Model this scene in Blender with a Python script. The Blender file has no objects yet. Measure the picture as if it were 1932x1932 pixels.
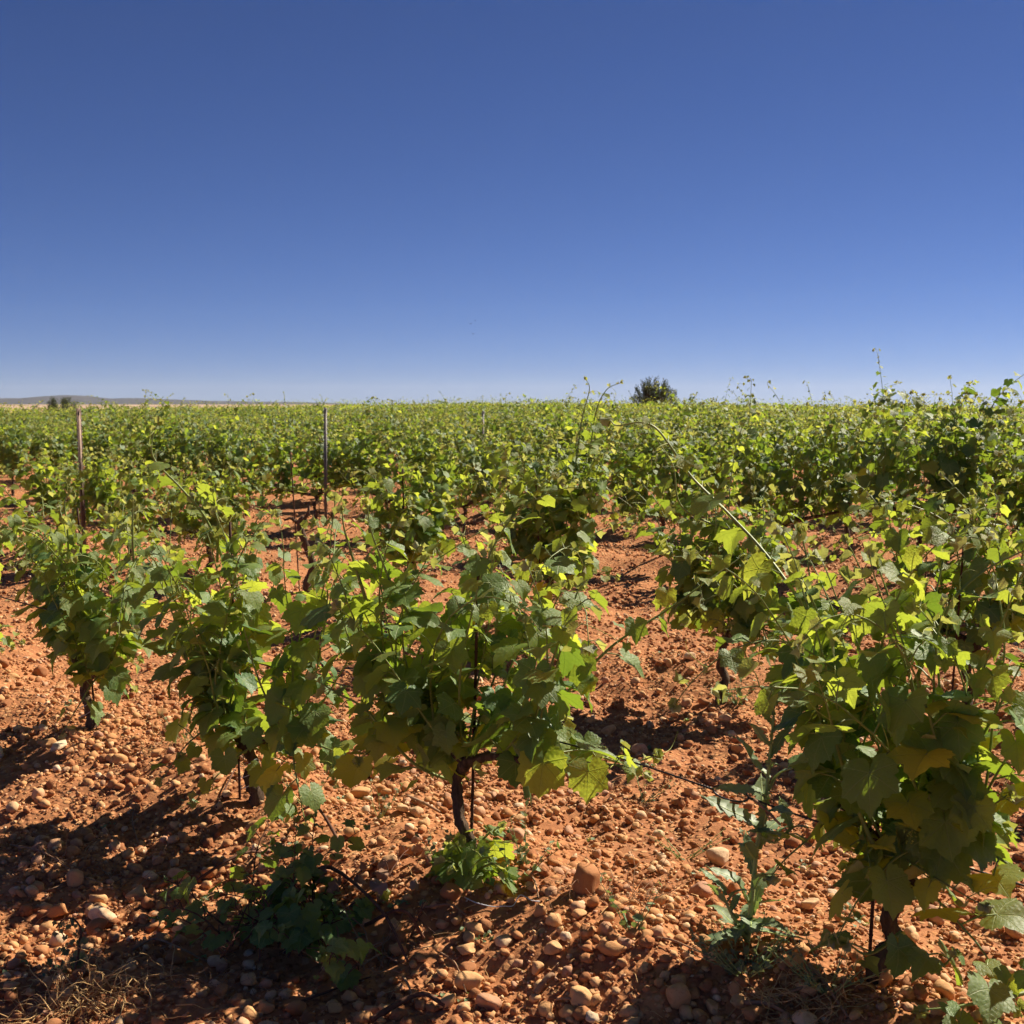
import bpy, math, random, bisect
import numpy as np
from mathutils import Vector, Matrix

# ------------------------------------------------------------------ camera, light, exposure
scene = bpy.context.scene
COL = scene.collection
R = math.radians
CAM_H = 1.60
F = 2332.0 / 1932.0            # focal length in picture widths
PITCH = math.atan((966 - 766) / 2332.0)
cam_d = bpy.data.cameras.new('camera')
cam = bpy.data.objects.new('camera', cam_d)
COL.objects.link(cam)
cam_d.sensor_width = 36.0
cam_d.lens = 36.0 * F
cam_d.clip_start = 0.05
cam_d.clip_end = 20000
cam.location = (0, 0, CAM_H)
cam.rotation_euler = (math.pi / 2 - PITCH, 0, 0)
cam_d.dof.use_dof = True
cam_d.dof.focus_distance = 4.3
cam_d.dof.aperture_fstop = 10.0
scene.camera = cam

SUN_AZ, SUN_EL = R(53), R(42)   # azimuth clockwise from +Y (the viewing direction)
sun_vec = Vector((math.sin(SUN_AZ) * math.cos(SUN_EL), math.cos(SUN_AZ) * math.cos(SUN_EL), math.sin(SUN_EL)))
world = bpy.data.worlds.new('World')
scene.world = world
world.use_nodes = True
wn = world.node_tree
wn.nodes.clear()
w_out = wn.nodes.new('ShaderNodeOutputWorld')
w_bg = wn.nodes.new('ShaderNodeBackground')
w_sky = wn.nodes.new('ShaderNodeTexSky')
w_hsv = wn.nodes.new('ShaderNodeHueSaturation')
w_sky.sky_type = 'NISHITA'
w_sky.sun_disc = False
w_sky.sun_elevation = SUN_EL
w_sky.sun_rotation = SUN_AZ
w_sky.altitude = 0
w_sky.air_density = 0.5
w_sky.dust_density = 0.0
w_sky.ozone_density = 6.0
w_hsv.inputs["Saturation"].default_value = 1.08
w_tint = wn.nodes.new('ShaderNodeMix')          # the deep polarised blue of the photograph
w_tint.data_type, w_tint.blend_type = 'RGBA', 'MULTIPLY'
w_tint.inputs[0].default_value = 1.0
w_tint.inputs[7].default_value = (0.50, 0.49, 0.64, 1)
wn.links.new(w_sky.outputs[0], w_hsv.inputs['Color'])
wn.links.new(w_hsv.outputs[0], w_tint.inputs[6])
wn.links.new(w_tint.outputs[2], w_bg.inputs['Color'])
w_bg.inputs['Strength'].default_value = 0.05
wn.links.new(w_bg.outputs[0], w_out.inputs['Surface'])

sun_d = bpy.data.lights.new('sun', 'SUN')
sun_d.energy = 4.0
sun_d.angle = R(0.5)
sun_d.color = (1.0, 0.90, 0.74)
sun = bpy.data.objects.new('sun', sun_d)
COL.objects.link(sun)
sun.location = (20, 10, 30)
sun.rotation_euler = (-sun_vec).to_track_quat('-Z', 'Y').to_euler()

scene.view_settings.view_transform = 'Standard'
scene.view_settings.look = 'None'
scene.view_settings.gamma = 1.0
scene.view_settings.use_curve_mapping = False
scene.view_settings.exposure = 1.24
scene.render.engine = 'CYCLES'
cy = scene.cycles
cy.use_denoising = True
cy.max_bounces = 10
cy.diffuse_bounces = 6
cy.use_adaptive_sampling = True
cy.adaptive_threshold = 0.03
cy.glossy_bounces = 2
cy.transmission_bounces = 5
cy.transparent_max_bounces = 8
cy.volume_bounces = 0
cy.caustics_reflective = False
cy.caustics_refractive = False
cy.sample_clamp_indirect = 6

rng = np.random.default_rng(7)
random.seed(7)


# ------------------------------------------------------------------ helpers
def ray(px, py):
    """direction through a point of the 1932 px wide photograph, scaled to unit depth"""
    u, v = (px - 966) / 2332.0, (966 - py) / 2332.0
    d = Vector((u, math.cos(PITCH) + v * math.sin(PITCH), -math.sin(PITCH) + v * math.cos(PITCH)))
    return d / d.y


def at(px, py, depth):
    return Vector((0, 0, CAM_H)) + ray(px, py) * depth


def hash2(ix, iy, seed):
    with np.errstate(over='ignore'):
        h = ix.astype(np.int64).astype(np.uint64) * np.uint64(0x9E3779B97F4A7C15)
        h ^= iy.astype(np.int64).astype(np.uint64) * np.uint64(0xC2B2AE3D27D4EB4F)
        h += np.uint64(seed * 7919 + 13)
        h ^= h >> np.uint64(29)
        h *= np.uint64(0xBF58476D1CE4E5B9)
        h ^= h >> np.uint64(32)
    return (h & np.uint64(0xFFFFFF)).astype(np.float64) / 0xFFFFFF * 2 - 1


def vnoise(x, y, seed=0):
    ix, iy = np.floor(x), np.floor(y)
    fx, fy = x - ix, y - iy
    fx, fy = fx * fx * (3 - 2 * fx), fy * fy * (3 - 2 * fy)
    a, b = hash2(ix, iy, seed), hash2(ix + 1, iy, seed)
    c, d = hash2(ix, iy + 1, seed), hash2(ix + 1, iy + 1, seed)
    return (a * (1 - fx) + b * fx) * (1 - fy) + (c * (1 - fx) + d * fx) * fy


def sstep(a, b, x):
    t = np.clip((x - a) / (b - a), 0, 1)
    return t * t * (3 - 2 * t)


# rows of the vineyard: y = intercept - 0.93 x
ROW_K = 0.93
ROW_Y = [3.80, 8.05, 13.2, 16.9]
while ROW_Y[-1] < 330:
    ROW_Y.append(ROW_Y[-1] + 4.15)
ROW_ARR = np.array(ROW_Y)
ROW_T = Vector((-1, ROW_K, 0)).normalized()


def gh(x, y):
    """height of the ground"""
    x, y = np.asarray(x, float), np.asarray(y, float)
    s = y + ROW_K * x
    idx = np.clip(np.searchsorted(ROW_ARR, s), 1, len(ROW_ARR) - 1)
    near = np.minimum(np.abs(s - ROW_ARR[idx - 1]), np.abs(s - ROW_ARR[idx])) / 1.366
    fade = 1 - sstep(60, 140, y)
    wob = 1 + 0.35 * vnoise(x * 0.9, y * 0.9, 3)
    z = 0.145 * wob * np.exp(-(near / 0.42) ** 2) * fade
    z = z + 0.035 * vnoise(x * 1.1, y * 1.1, 1) + 0.030 * vnoise(x * 3.1, y * 3.1, 2) * fade
    lod = 1 - sstep(8, 16, np.abs(y) + 0.5 * np.abs(x))
    z = z + lod * (0.018 * vnoise(x * 8, y * 8, 4) + 0.011 * vnoise(x * 19, y * 19, 5))
    # gentle crest of the field, then the land falls away and rises to the far plain on the left
    w = sstep(22, 100, y)
    q = np.where(x > 0, 0.95, 0.85)
    z = z + w * (0.30 - q * np.clip(np.abs(x) / 41, 0, 1.8) ** 2)
    z = z - 7 * sstep(150, 500, y)
    left = sstep(0.02, 0.16, -x / np.maximum(y, 1))
    z = z + left * sstep(700, 2900, y) * 14.6
    return z


def spaced(a, b, step, lo, hi, grow=1.10):
    core = list(np.arange(a, b + 1e-6, step))
    up, s, v = [], step, core[-1]
    while v < hi:
        s = min(s * grow, 120); v += s; up.append(v)
    dn, s, v = [], step, core[0]
    while v > lo:
        s = min(s * grow, 120); v -= s; dn.append(v)
    return np.array(dn[::-1] + core + up)


gx = spaced(-2.9, 2.6, 0.022, -2400, 2400, 1.055)
gy = spaced(2.0, 6.6, 0.022, -60, 3400, 1.045)
GX, GY = np.meshgrid(gx, gy)
GZ = gh(GX, GY)
gxl, gyl = gx.tolist(), gy.tolist()


def g1(x, y):
    """height of the ground mesh at one spot"""
    i = min(max(bisect.bisect_right(gxl, x) - 1, 0), len(gxl) - 2)
    j = min(max(bisect.bisect_right(gyl, y) - 1, 0), len(gyl) - 2)
    u = (x - gxl[i]) / (gxl[i + 1] - gxl[i])
    v = (y - gyl[j]) / (gyl[j + 1] - gyl[j])
    a, b, c, d = GZ[j, i], GZ[j, i + 1], GZ[j + 1, i], GZ[j + 1, i + 1]
    return float((a * (1 - u) + b * u) * (1 - v) + (c * (1 - u) + d * u) * v)


def on_ground(px, py):
    """where the ray through a photograph point meets the ground"""
    r = ray(px, py)
    d = 1.0
    for _ in range(900):
        p = Vector((0, 0, CAM_H)) + r * d
        if p.z <= g1(p.x, p.y):
            break
        d += 0.01 if d < 6 else 0.04
    return p


def props(o, label=None, category=None, group=None, kind=None):
    if label: o['label'] = label
    if category: o['category'] = category
    if group: o['group'] = group
    if kind: o['kind'] = kind
    return o


def link(name, data, parent=None, mtx=None):
    o = bpy.data.objects.new(name, data)
    COL.objects.link(o)
    if parent is not None:
        o.parent = parent
    if mtx is not None:
        o.matrix_basis = mtx
    return o


def empty(name, loc):
    o = link(name, None)
    o.location = loc
    o.empty_display_size = 0.1
    return o


def tri_mesh(name, V, T, mats, uv=None, rnd=None, mi=None, smooth=True):
    V = np.ascontiguousarray(V, dtype=np.float32)
    T = np.ascontiguousarray(T, dtype=np.int32)
    m = bpy.data.meshes.new(name)
    n = len(T)
    m.vertices.add(len(V))
    m.vertices.foreach_set('co', V.ravel())
    m.loops.add(n * 3)
    m.loops.foreach_set('vertex_index', T.ravel())
    m.polygons.add(n)
    m.polygons.foreach_set('loop_start', np.arange(0, n * 3, 3, dtype=np.int32))
    if smooth:
        m.polygons.foreach_set('use_smooth', np.ones(n, dtype=bool))
    for mm in (mats if isinstance(mats, (list, tuple)) else [mats]):
        m.materials.append(mm)
    if mi is not None:
        m.polygons.foreach_set('material_index', np.ascontiguousarray(mi, dtype=np.int32))
    if uv is not None:
        l = m.uv_layers.new(name='UVMap')
        l.data.foreach_set('uv', np.ascontiguousarray(np.asarray(uv, np.float32)[T.ravel()]).ravel())
    if rnd is not None:
        a = m.attributes.new('rnd', 'FLOAT', 'POINT')
        a.data.foreach_set('value', np.ascontiguousarray(rnd, dtype=np.float32))
    m.update(calc_edges=True)
    m.validate()
    return m


class MB:
    """collects triangles for one mesh"""
    def __init__(s):
        s.V, s.T, s.U, s.Rn, s.M, s.n = [], [], [], [], [], 0

    def add(s, V, T, uv=None, rnd=0.0, mi=0):
        V = np.asarray(V, float)
        T = np.asarray(T, int)
        s.V.append(V)
        s.T.append(T + s.n)
        s.U.append(np.zeros((len(V), 2)) if uv is None else np.asarray(uv, float))
        s.Rn.append(np.full(len(V), rnd) if np.isscalar(rnd) else rnd)
        s.M.append(np.full(len(T), mi) if np.isscalar(mi) else mi)
        s.n += len(V)

    def tube(s, pts, rad, sides=6, mi=0, rnd=0.0, cap=True, rough=0.0):
        pts = [Vector(p) for p in pts]
        if np.isscalar(rad):
            rad = [rad] * len(pts)
        ring, prev, Vs = [], None, []
        L = 0.0
        uvs = []
        for i, p in enumerate(pts):
            t = (pts[min(i + 1, len(pts) - 1)] - pts[max(i - 1, 0)])
            t = t.normalized() if t.length > 1e-9 else Vector((0, 0, 1))
            if prev is None:
                a = t.orthogonal().normalized()
            else:
                a = (prev - t * prev.dot(t))
                a = a.normalized() if a.length > 1e-6 else t.orthogonal().normalized()
            prev = a
            b = t.cross(a)
            if i: L += (p - pts[i - 1]).length
            for k in range(sides):
                an = 2 * math.pi * k / sides
                r = rad[i] * (1 + (random.uniform(-rough, rough) if rough else 0))
                Vs.append(p + (a * math.cos(an) + b * math.sin(an)) * r)
                uvs.append((k / sides, L * 4))
        T = []
        for i in range(len(pts) - 1):
            for k in range(sides):
                a0, a1 = i * sides + k, i * sides + (k + 1) % sides
                T += [(a0, a1, a1 + sides), (a0, a1 + sides, a0 + sides)]
        if cap:
            for base, rev in ((0, True), ((len(pts) - 1) * sides, False)):
                for k in range(1, sides - 1):
                    T.append((base, base + k + 1, base + k) if rev else (base, base + k, base + k + 1))
        s.add([tuple(v) for v in Vs], T, uvs, rnd, mi)

    def box(s, c, size, mi=0, rnd=0.0):
        c, h = np.array(c, float), np.array(size, float) / 2
        V = np.array([[x, y, z] for x in (-1, 1) for y in (-1, 1) for z in (-1, 1)]) * h + c
        q = [(0, 1, 3, 2), (4, 6, 7, 5), (0, 4, 5, 1), (2, 3, 7, 6), (0, 2, 6, 4), (1, 5, 7, 3)]
        T = []
        for a, b, cc, d in q:
            T += [(a, b, cc), (a, cc, d)]
        s.add(V, T, None, rnd, mi)

    def mesh(s, name, mats, smooth=True):
        return tri_mesh(name, np.concatenate(s.V), np.concatenate(s.T), mats, np.concatenate(s.U),
                        np.concatenate(s.Rn), np.concatenate(s.M), smooth)


def smooth_path(pts, n):
    """Catmull-Rom through the points"""
    P = [Vector(p) for p in pts]
    P = [P[0] * 2 - P[1]] + P + [P[-1] * 2 - P[-2]]
    out = []
    segs = len(P) - 3
    for i in range(n + 1):
        t = i / n * segs
        k = min(int(t), segs - 1)
        t -= k
        a, b, c, d = P[k:k + 4]
        out.append(0.5 * (2 * b + (c - a) * t + (2 * a - 5 * b + 4 * c - d) * t * t + (3 * b - a - 3 * c + d) * t ** 3))
    return out


# ------------------------------------------------------------------ materials
class NT:
    def __init__(s, name):
        s.m = bpy.data.materials.new(name)
        s.m.use_nodes = True
        s.t = s.m.node_tree
        s.t.nodes.clear()
        s.out = s.t.nodes.new('ShaderNodeOutputMaterial')

    def n(s, typ, **kw):
        nd = s.t.nodes.new(typ)
        for k, v in kw.items():
            setattr(nd, k, v)
        return nd

    def l(s, a, b):
        s.t.links.new(a, b)

    def put(s, sock, v):
        if hasattr(v, 'is_output'):
            s.l(v, sock)
        elif isinstance(v, tuple) and len(v) == 3 and sock.type == 'RGBA':
            sock.default_value = (*v, 1)
        else:
            sock.default_value = v

    def math(s, op, a, b=None, c=None, clamp=False):
        nd = s.n('ShaderNodeMath', operation=op, use_clamp=clamp)
        for i, v in enumerate((a, b, c)):
            if v is not None:
                s.put(nd.inputs[i], v)
        return nd.outputs[0]

    def mix(s, f, a, b, blend='MIX'):
        nd = s.n('ShaderNodeMix', data_type='RGBA', blend_type=blend)
        s.put(nd.inputs[0], f)
        s.put(nd.inputs[6], a)
        s.put(nd.inputs[7], b)
        return nd.outputs[2]

    def noise(s, vec, scale, detail=3, rough=0.5):
        nd = s.n('ShaderNodeTexNoise')
        if vec is not None: s.l(vec, nd.inputs['Vector'])
        nd.inputs['Scale'].default_value = scale
        nd.inputs['Detail'].default_value = detail
        nd.inputs['Roughness'].default_value = rough
        return nd.outputs['Fac']

    def ramp(s, f, stops, interp='LINEAR'):
        nd = s.n('ShaderNodeValToRGB')
        nd.color_ramp.interpolation = interp
        e = nd.color_ramp.elements
        while len(e) < len(stops):
            e.new(0.5)
        for i, (p, c) in enumerate(stops):
            e[i].position = p
            e[i].color = (*c, 1)
        s.put(nd.inputs[0], f)
        return nd.outputs[0]

    def step(s, v, a, b):
        nd = s.n('ShaderNodeMapRange', interpolation_type='SMOOTHSTEP')
        s.put(nd.inputs[0], v)
        nd.inputs[1].default_value, nd.inputs[2].default_value = a, b
        return nd.outputs[0]

    def rnd(s):
        """a number of its own for each object, or each piece of a joined mesh"""
        oi = s.n('ShaderNodeObjectInfo')
        at_ = s.n('ShaderNodeAttribute', attribute_name='rnd')
        return s.math('FRACT', s.math('ADD', oi.outputs['Random'], at_.outputs['Fac']))

    def bump(s, h, strength, dist=0.01, normal=None):
        nd = s.n('ShaderNodeBump')
        nd.inputs['Strength'].default_value = strength
        nd.inputs['Distance'].default_value = dist
        s.put(nd.inputs['Height'], h)
        if normal is not None: s.l(normal, nd.inputs['Normal'])
        return nd.outputs[0]

    def bsdf(s, color, rough=0.8, spec=0.3, normal=None, metal=0.0):
        nd = s.n('ShaderNodeBsdfPrincipled')
        s.put(nd.inputs['Base Color'], color)
        s.put(nd.inputs['Roughness'], rough)
        nd.inputs['Specular IOR Level'].default_value = spec
        nd.inputs['Metallic'].default_value = metal
        if normal is not None: s.l(normal, nd.inputs['Normal'])
        return nd.outputs[0]

    def done(s, sh):
        s.l(sh, s.out.inputs['Surface'])
        return s.m


def mat_soil():
    t = NT('red_soil')
    geo = t.n('ShaderNodeNewGeometry')
    P = geo.outputs['Position']
    n1, n2, n3 = t.noise(P, 1.3, 4), t.noise(P, 14, 5, 0.65), t.noise(P, 90, 4, 0.7)
    c = t.ramp(n2, [(0.25, (0.26, 0.098, 0.044)), (0.5, (0.41, 0.172, 0.074)), (0.75, (0.54, 0.255, 0.112))])
    c = t.mix(t.math('MULTIPLY', t.step(n1, 0.35, 0.7), 0.6), c, (0.27, 0.115, 0.055))
    vo = t.n('ShaderNodeTexVoronoi', feature='F1')
    t.l(P, vo.inputs['Vector'])
    vo.inputs['Scale'].default_value = 34
    peb = t.step(vo.outputs['Distance'], 0.55, 0.25)
    sel = t.n('ShaderNodeSeparateColor')
    t.l(vo.outputs['Color'], sel.inputs[0])
    pc = t.ramp(sel.outputs[0], [(0.0, (0.36, 0.14, 0.05)), (0.5, (0.50, 0.24, 0.10)), (1.0, (0.56, 0.32, 0.16))])
    c = t.mix(t.math('MULTIPLY', peb, t.step(sel.outputs[1], 0.35, 0.5)), c, pc)
    # the far plain beyond the vineyard: dry tan stubble
    sx = t.n('ShaderNodeSeparateXYZ')
    t.l(P, sx.inputs[0])
    far = t.step(sx.outputs[1], 500, 900)
    tan = t.ramp(t.noise(P, 0.004, 3), [(0.35, (0.40, 0.25, 0.15)), (0.6, (0.48, 0.32, 0.19))])
    c = t.mix(far, c, tan)
    h = t.math('ADD', t.math('MULTIPLY', n2, 0.5), t.math('ADD', t.math('MULTIPLY', n3, 0.35), t.math('MULTIPLY', peb, 0.5)))
    return t.done(t.bsdf(c, 0.95, 0.1, t.bump(h, 0.9, 0.012)))


def mat_stone():
    t = NT('orange_stone')
    r = t.rnd()
    tc = t.n('ShaderNodeNewGeometry').outputs['Position']
    c = t.ramp(r, [(0.0, (0.30, 0.120, 0.052)), (0.18, (0.42, 0.185, 0.075)), (0.42, (0.55, 0.285, 0.120)),
                   (0.68, (0.63, 0.365, 0.170)), (0.82, (0.46, 0.24, 0.15)), (0.93, (0.66, 0.43, 0.23)), (1.0, (0.66, 0.50, 0.34))])
    n1, n2 = t.noise(tc, 28, 4, 0.6), t.noise(tc, 160, 3, 0.6)
    c = t.mix(t.math('MULTIPLY', t.step(n1, 0.45, 0.75), 0.6), c, (0.36, 0.15, 0.058))
    c = t.mix(t.math('MULTIPLY', t.step(n2, 0.55, 0.75), 0.35), c, (0.22, 0.08, 0.035))
    h = t.math('ADD', n1, t.math('MULTIPLY', n2, 0.35))
    return t.done(t.bsdf(c, 0.85, 0.2, t.bump(h, 0.5, 0.006)))


def mat_leaf(name, top_a, top_b, under, trans_a, trans_b, tfac=0.42, rough=0.45, spec=0.45, veins=True):
    t = NT(name)
    r = t.rnd()
    uvn = t.n('ShaderNodeUVMap', uv_map='UVMap')
    sx = t.n('ShaderNodeSeparateXYZ')
    t.l(uvn.outputs[0], sx.inputs[0])
    x, y = t.math('ABSOLUTE', sx.outputs[0]), sx.outputs[1]
    rr = t.math('SQRT', t.math('ADD', t.math('MULTIPLY', x, x), t.math('MULTIPLY', y, y)))
    geo = t.n('ShaderNodeNewGeometry')
    comb = t.n('ShaderNodeCombineXYZ')
    t.l(sx.outputs[0], comb.inputs[0]); t.l(sx.outputs[1], comb.inputs[1]); t.l(t.math('MULTIPLY', r, 9.0), comb.inputs[2])
    vein = None
    if veins:
        sec = None
        for ang in (0, 50, 104):
            dx, dy = math.sin(R(ang)), math.cos(R(ang))
            along = t.math('ADD', t.math('MULTIPLY', x, dx), t.math('MULTIPLY', y, dy))
            across = t.math('ABSOLUTE', t.math('SUBTRACT', t.math('MULTIPLY', x, dy), t.math('MULTIPLY', y, dx)))
            wid = t.math('SUBTRACT', 0.030, t.math('MULTIPLY', rr, 0.016))
            m = t.math('MULTIPLY', t.math('SUBTRACT', 1.0, t.math('DIVIDE', across, wid), clamp=True), t.step(along, 0.0, 0.04))
            vein = m if vein is None else t.math('MAXIMUM', vein, m)
            # side veins leave the main one at about 45 degrees
            ph = t.math('SUBTRACT', t.math('MULTIPLY', along, 7.5), t.math('MULTIPLY', across, 6.0))
            st = t.math('ABSOLUTE', t.math('SUBTRACT', t.math('FRACT', ph), 0.5))
            st = t.math('MULTIPLY', t.step(st, 0.09, 0.0), t.step(across, 0.30, 0.12))
            st = t.math('MULTIPLY', st, t.step(along, 0.05, 0.15))
            sec = st if sec is None else t.math('MAXIMUM', sec, st)
        vein = t.math('MAXIMUM', vein, t.math('MULTIPLY', sec, 0.4))
    blot = t.noise(comb.outputs[0], 3.0, 3)
    top = t.mix(r, top_a, top_b)
    top = t.mix(t.math('MULTIPLY', blot, 0.35), top, top_a)
    tr = t.mix(r, trans_a, trans_b)
    if vein is not None:
        top = t.mix(t.math('MULTIPLY', vein, 0.8), top, (0.30, 0.35, 0.11))
        tr = t.mix(t.math('MULTIPLY', vein, 0.45), tr, tuple(c * 0.45 for c in trans_a))
    col = t.mix(geo.outputs['Backfacing'], top, under)
    vo = t.n('ShaderNodeTexVoronoi', feature='SMOOTH_F1')
    t.l(comb.outputs[0], vo.inputs['Vector'])
    vo.inputs['Scale'].default_value = 9
    h = t.math('SUBTRACT', 1.0, vo.outputs['Distance'])
    if vein is not None:
        h = t.math('SUBTRACT', h, t.math('MULTIPLY', vein, 0.8))
    nrm = t.bump(h, 0.36, 0.005)
    rg = t.math('ADD', rough, t.math('MULTIPLY', geo.outputs['Backfacing'], 0.3))
    a = t.bsdf(col, rg, spec, nrm)
    b = t.n('ShaderNodeBsdfTranslucent')
    t.put(b.inputs['Color'], tr)
    t.l(nrm, b.inputs['Normal'])
    mx = t.n('ShaderNodeMixShader')
    t.put(mx.inputs[0], t.math('ADD', tfac * 0.5, t.math('MULTIPLY', r, tfac * 0.65)))
    t.l(a, mx.inputs[1]); t.l(b.outputs[0], mx.inputs[2])
    return t.done(mx.outputs[0])


def mat_plain(name, ca, cb, scale=20, rough=0.85, spec=0.2, bump=0.4, dist=0.004, metal=0.0, stretch=None):
    t = NT(name)
    vec = t.n('ShaderNodeTexCoord').outputs['Object']
    if stretch:
        mp = t.n('ShaderNodeMapping')
        mp.inputs['Scale'].default_value = stretch
        t.l(vec, mp.inputs['Vector'])
        vec = mp.outputs[0]
    n1 = t.noise(vec, scale, 5, 0.65)
    c = t.ramp(n1, [(0.3, ca), (0.7, cb)])
    c = t.mix(t.math('MULTIPLY', t.rnd(), 0.35), c, ca)
    return t.done(t.bsdf(c, rough, spec, t.bump(n1, bump, dist), metal))


M_SOIL = mat_soil()
M_STONE = mat_stone()
M_LEAF = mat_leaf('vine_leaf', (0.105, 0.185, 0.045), (0.170, 0.255, 0.066), (0.19, 0.26, 0.11),
                  (0.38, 0.54, 0.036), (0.58, 0.64, 0.058), 0.53, 0.54, 0.42)
M_OLD_OR_SHADED = mat_leaf('old_or_shaded_vine_leaf', (0.060, 0.135, 0.042), (0.115, 0.190, 0.056), (0.16, 0.23, 0.10),
                 (0.25, 0.44, 0.028), (0.43, 0.56, 0.044), 0.41, 0.52, 0.42)  # old leaves near by; in the back rows its darkness imitates shade
M_YOUNG = mat_leaf('young_vine_leaf', (0.16, 0.22, 0.05), (0.28, 0.33, 0.11), (0.36, 0.38, 0.22),
                   (0.55, 0.60, 0.08), (0.62, 0.62, 0.14), 0.45, 0.6, 0.3)
M_SUCK = mat_leaf('sucker_leaf', (0.075, 0.165, 0.048), (0.13, 0.22, 0.06), (0.14, 0.22, 0.085),
                  (0.30, 0.46, 0.04), (0.46, 0.56, 0.05), 0.45, 0.45, 0.45)
M_WEED = mat_leaf('weed_leaf', (0.15, 0.22, 0.11), (0.21, 0.28, 0.145), (0.24, 0.30, 0.17),
                  (0.24, 0.36, 0.06), (0.34, 0.45, 0.08), 0.30, 0.5, 0.4, False)
M_GREY = mat_leaf('grey_herb_leaf', (0.14, 0.17, 0.09), (0.24, 0.26, 0.15), (0.24, 0.26, 0.16),
                  (0.26, 0.32, 0.10), (0.34, 0.38, 0.12), 0.25, 0.7, 0.2, False)
M_MIDRIB = mat_plain('pale_midrib', (0.33, 0.40, 0.14), (0.42, 0.46, 0.18), 30, 0.6)
M_CANE = mat_plain('green_cane', (0.16, 0.22, 0.045), (0.26, 0.30, 0.08), 25, 0.5, 0.4, 0.2)
M_TENDRIL = mat_plain('tendril', (0.34, 0.40, 0.07), (0.46, 0.46, 0.12), 25, 0.5, 0.4, 0.1)
M_BARK = mat_plain('vine_bark', (0.040, 0.027, 0.019), (0.19, 0.130, 0.090), 55, 0.95, 0.1, 1.0, 0.020, 0, (1, 1, 0.10))
M_BROWNCANE = mat_plain('brown_cane', (0.085, 0.036, 0.024), (0.20, 0.10, 0.06), 40, 0.8, 0.2, 0.5, 0.004)
M_TWIG = mat_plain('dry_twig', (0.24, 0.13, 0.08), (0.42, 0.27, 0.16), 50, 0.9, 0.1, 0.4, 0.003)
M_STRAW = mat_plain('dry_straw', (0.46, 0.27, 0.11), (0.66, 0.46, 0.22), 40, 0.85, 0.15, 0.3, 0.002)
M_RUST = mat_plain('rusty_steel', (0.050, 0.022, 0.016), (0.13, 0.055, 0.035), 60, 0.8, 0.3, 0.5, 0.002, 0.3)
M_METAL = mat_plain('weathered_zinc', (0.20, 0.185, 0.18), (0.34, 0.32, 0.31), 18, 0.55, 0.5, 0.3, 0.002, 0.5)
M_METALR = mat_plain('rust_stained_zinc', (0.20, 0.12, 0.085), (0.36, 0.27, 0.22), 14, 0.65, 0.4, 0.3, 0.002, 0.3)
M_WIRE = mat_plain('black_line', (0.010, 0.009, 0.012), (0.022, 0.020, 0.026), 60, 0.45, 0.5, 0.1)
M_TIE = mat_plain('white_wire', (0.55, 0.58, 0.62), (0.72, 0.74, 0.78), 60, 0.4, 0.5, 0.1)
M_FLOWER = mat_plain('green_blossom', (0.26, 0.32, 0.04), (0.42, 0.46, 0.08), 60, 0.6, 0.3, 0.1)
M_DEADLEAF = mat_plain('dead_leaf', (0.30, 0.17, 0.11), (0.45, 0.29, 0.20), 30, 0.9, 0.1, 0.4, 0.003)
M_HILL = mat_plain('scrub_hill', (0.026, 0.026, 0.024), (0.055, 0.046, 0.040), 0.006, 0.95, 0.05, 0.2, 1.0)
M_TREE = mat_leaf('tree_leaf', (0.055, 0.080, 0.042), (0.110, 0.135, 0.075), (0.12, 0.14, 0.09),
                  (0.10, 0.16, 0.03), (0.16, 0.20, 0.05), 0.22, 0.6, 0.3, False)
M_BIRD = mat_plain('bird_feather', (0.02, 0.02, 0.025), (0.05, 0.05, 0.06), 8, 0.8)


# ------------------------------------------------------------------ ground and far land
nx, ny = len(gx), len(gy)
ii = (np.arange(ny - 1)[:, None] * nx + np.arange(nx - 1)[None, :]).ravel()
GT = np.concatenate([np.stack([ii, ii + 1, ii + nx + 1], 1), np.stack([ii, ii + nx + 1, ii + nx], 1)])
ground = link('ground', tri_mesh('ground', np.stack([GX.ravel(), GY.ravel(), GZ.ravel()], 1), GT, M_SOIL))
props(ground, 'stony red clay soil of the vineyard heaped along the rows', None, None, 'structure')

# far hills on the left: ridge heights read against the horizon, each slope a real rise of land
HILL_PROFILE = [(-500, 752), (-250, 747), (0, 752.5), (60, 751), (110, 752), (155, 748.5), (235, 745.8), (275, 746.3), (330, 750),
                (390, 753), (470, 751.2), (520, 752), (600, 754), (700, 756), (850, 757.5), (1000, 758.5), (1130, 760.5), (1250, 767), (1500, 775), (2000, 782)]
HILL_PROFILE = [((p if p < 0 else p * 0.568), q) for p, q in HILL_PROFILE]
hx = np.linspace(-520, 1000, 180)
ridge_py = np.interp(hx, [p for p, _ in HILL_PROFILE], [q for _, q in HILL_PROFILE])
Vh, rows_h = [], 14
RIDGE_D = 4000.0
for j in range(rows_h):
    f = j / (rows_h - 1)
    dist = 2850 + f * 2300
    for i, px in enumerate(hx):
        top = (766 - ridge_py[i]) / 2332 * RIDGE_D + CAM_H
        wx = (px - 966) / 2332 * RIDGE_D * (1 + (f - 0.5) * 0.25)
        prof = math.sin(min(1, f / 0.5) * math.pi / 2) ** 1.3 if f <= 0.5 else math.cos((f - 0.5) / 0.5 * math.pi / 2)
        lump = 2.2 * vnoise(np.array([wx / 160]), np.array([dist / 160]), 11)[0] * math.sin(f * math.pi)
        base = -8.0
        Vh.append((wx, dist, base + (top - base) * prof + (lump if abs(f - 0.5) > 0.04 else 0)))
n_ = len(hx)
Th = []
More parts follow.
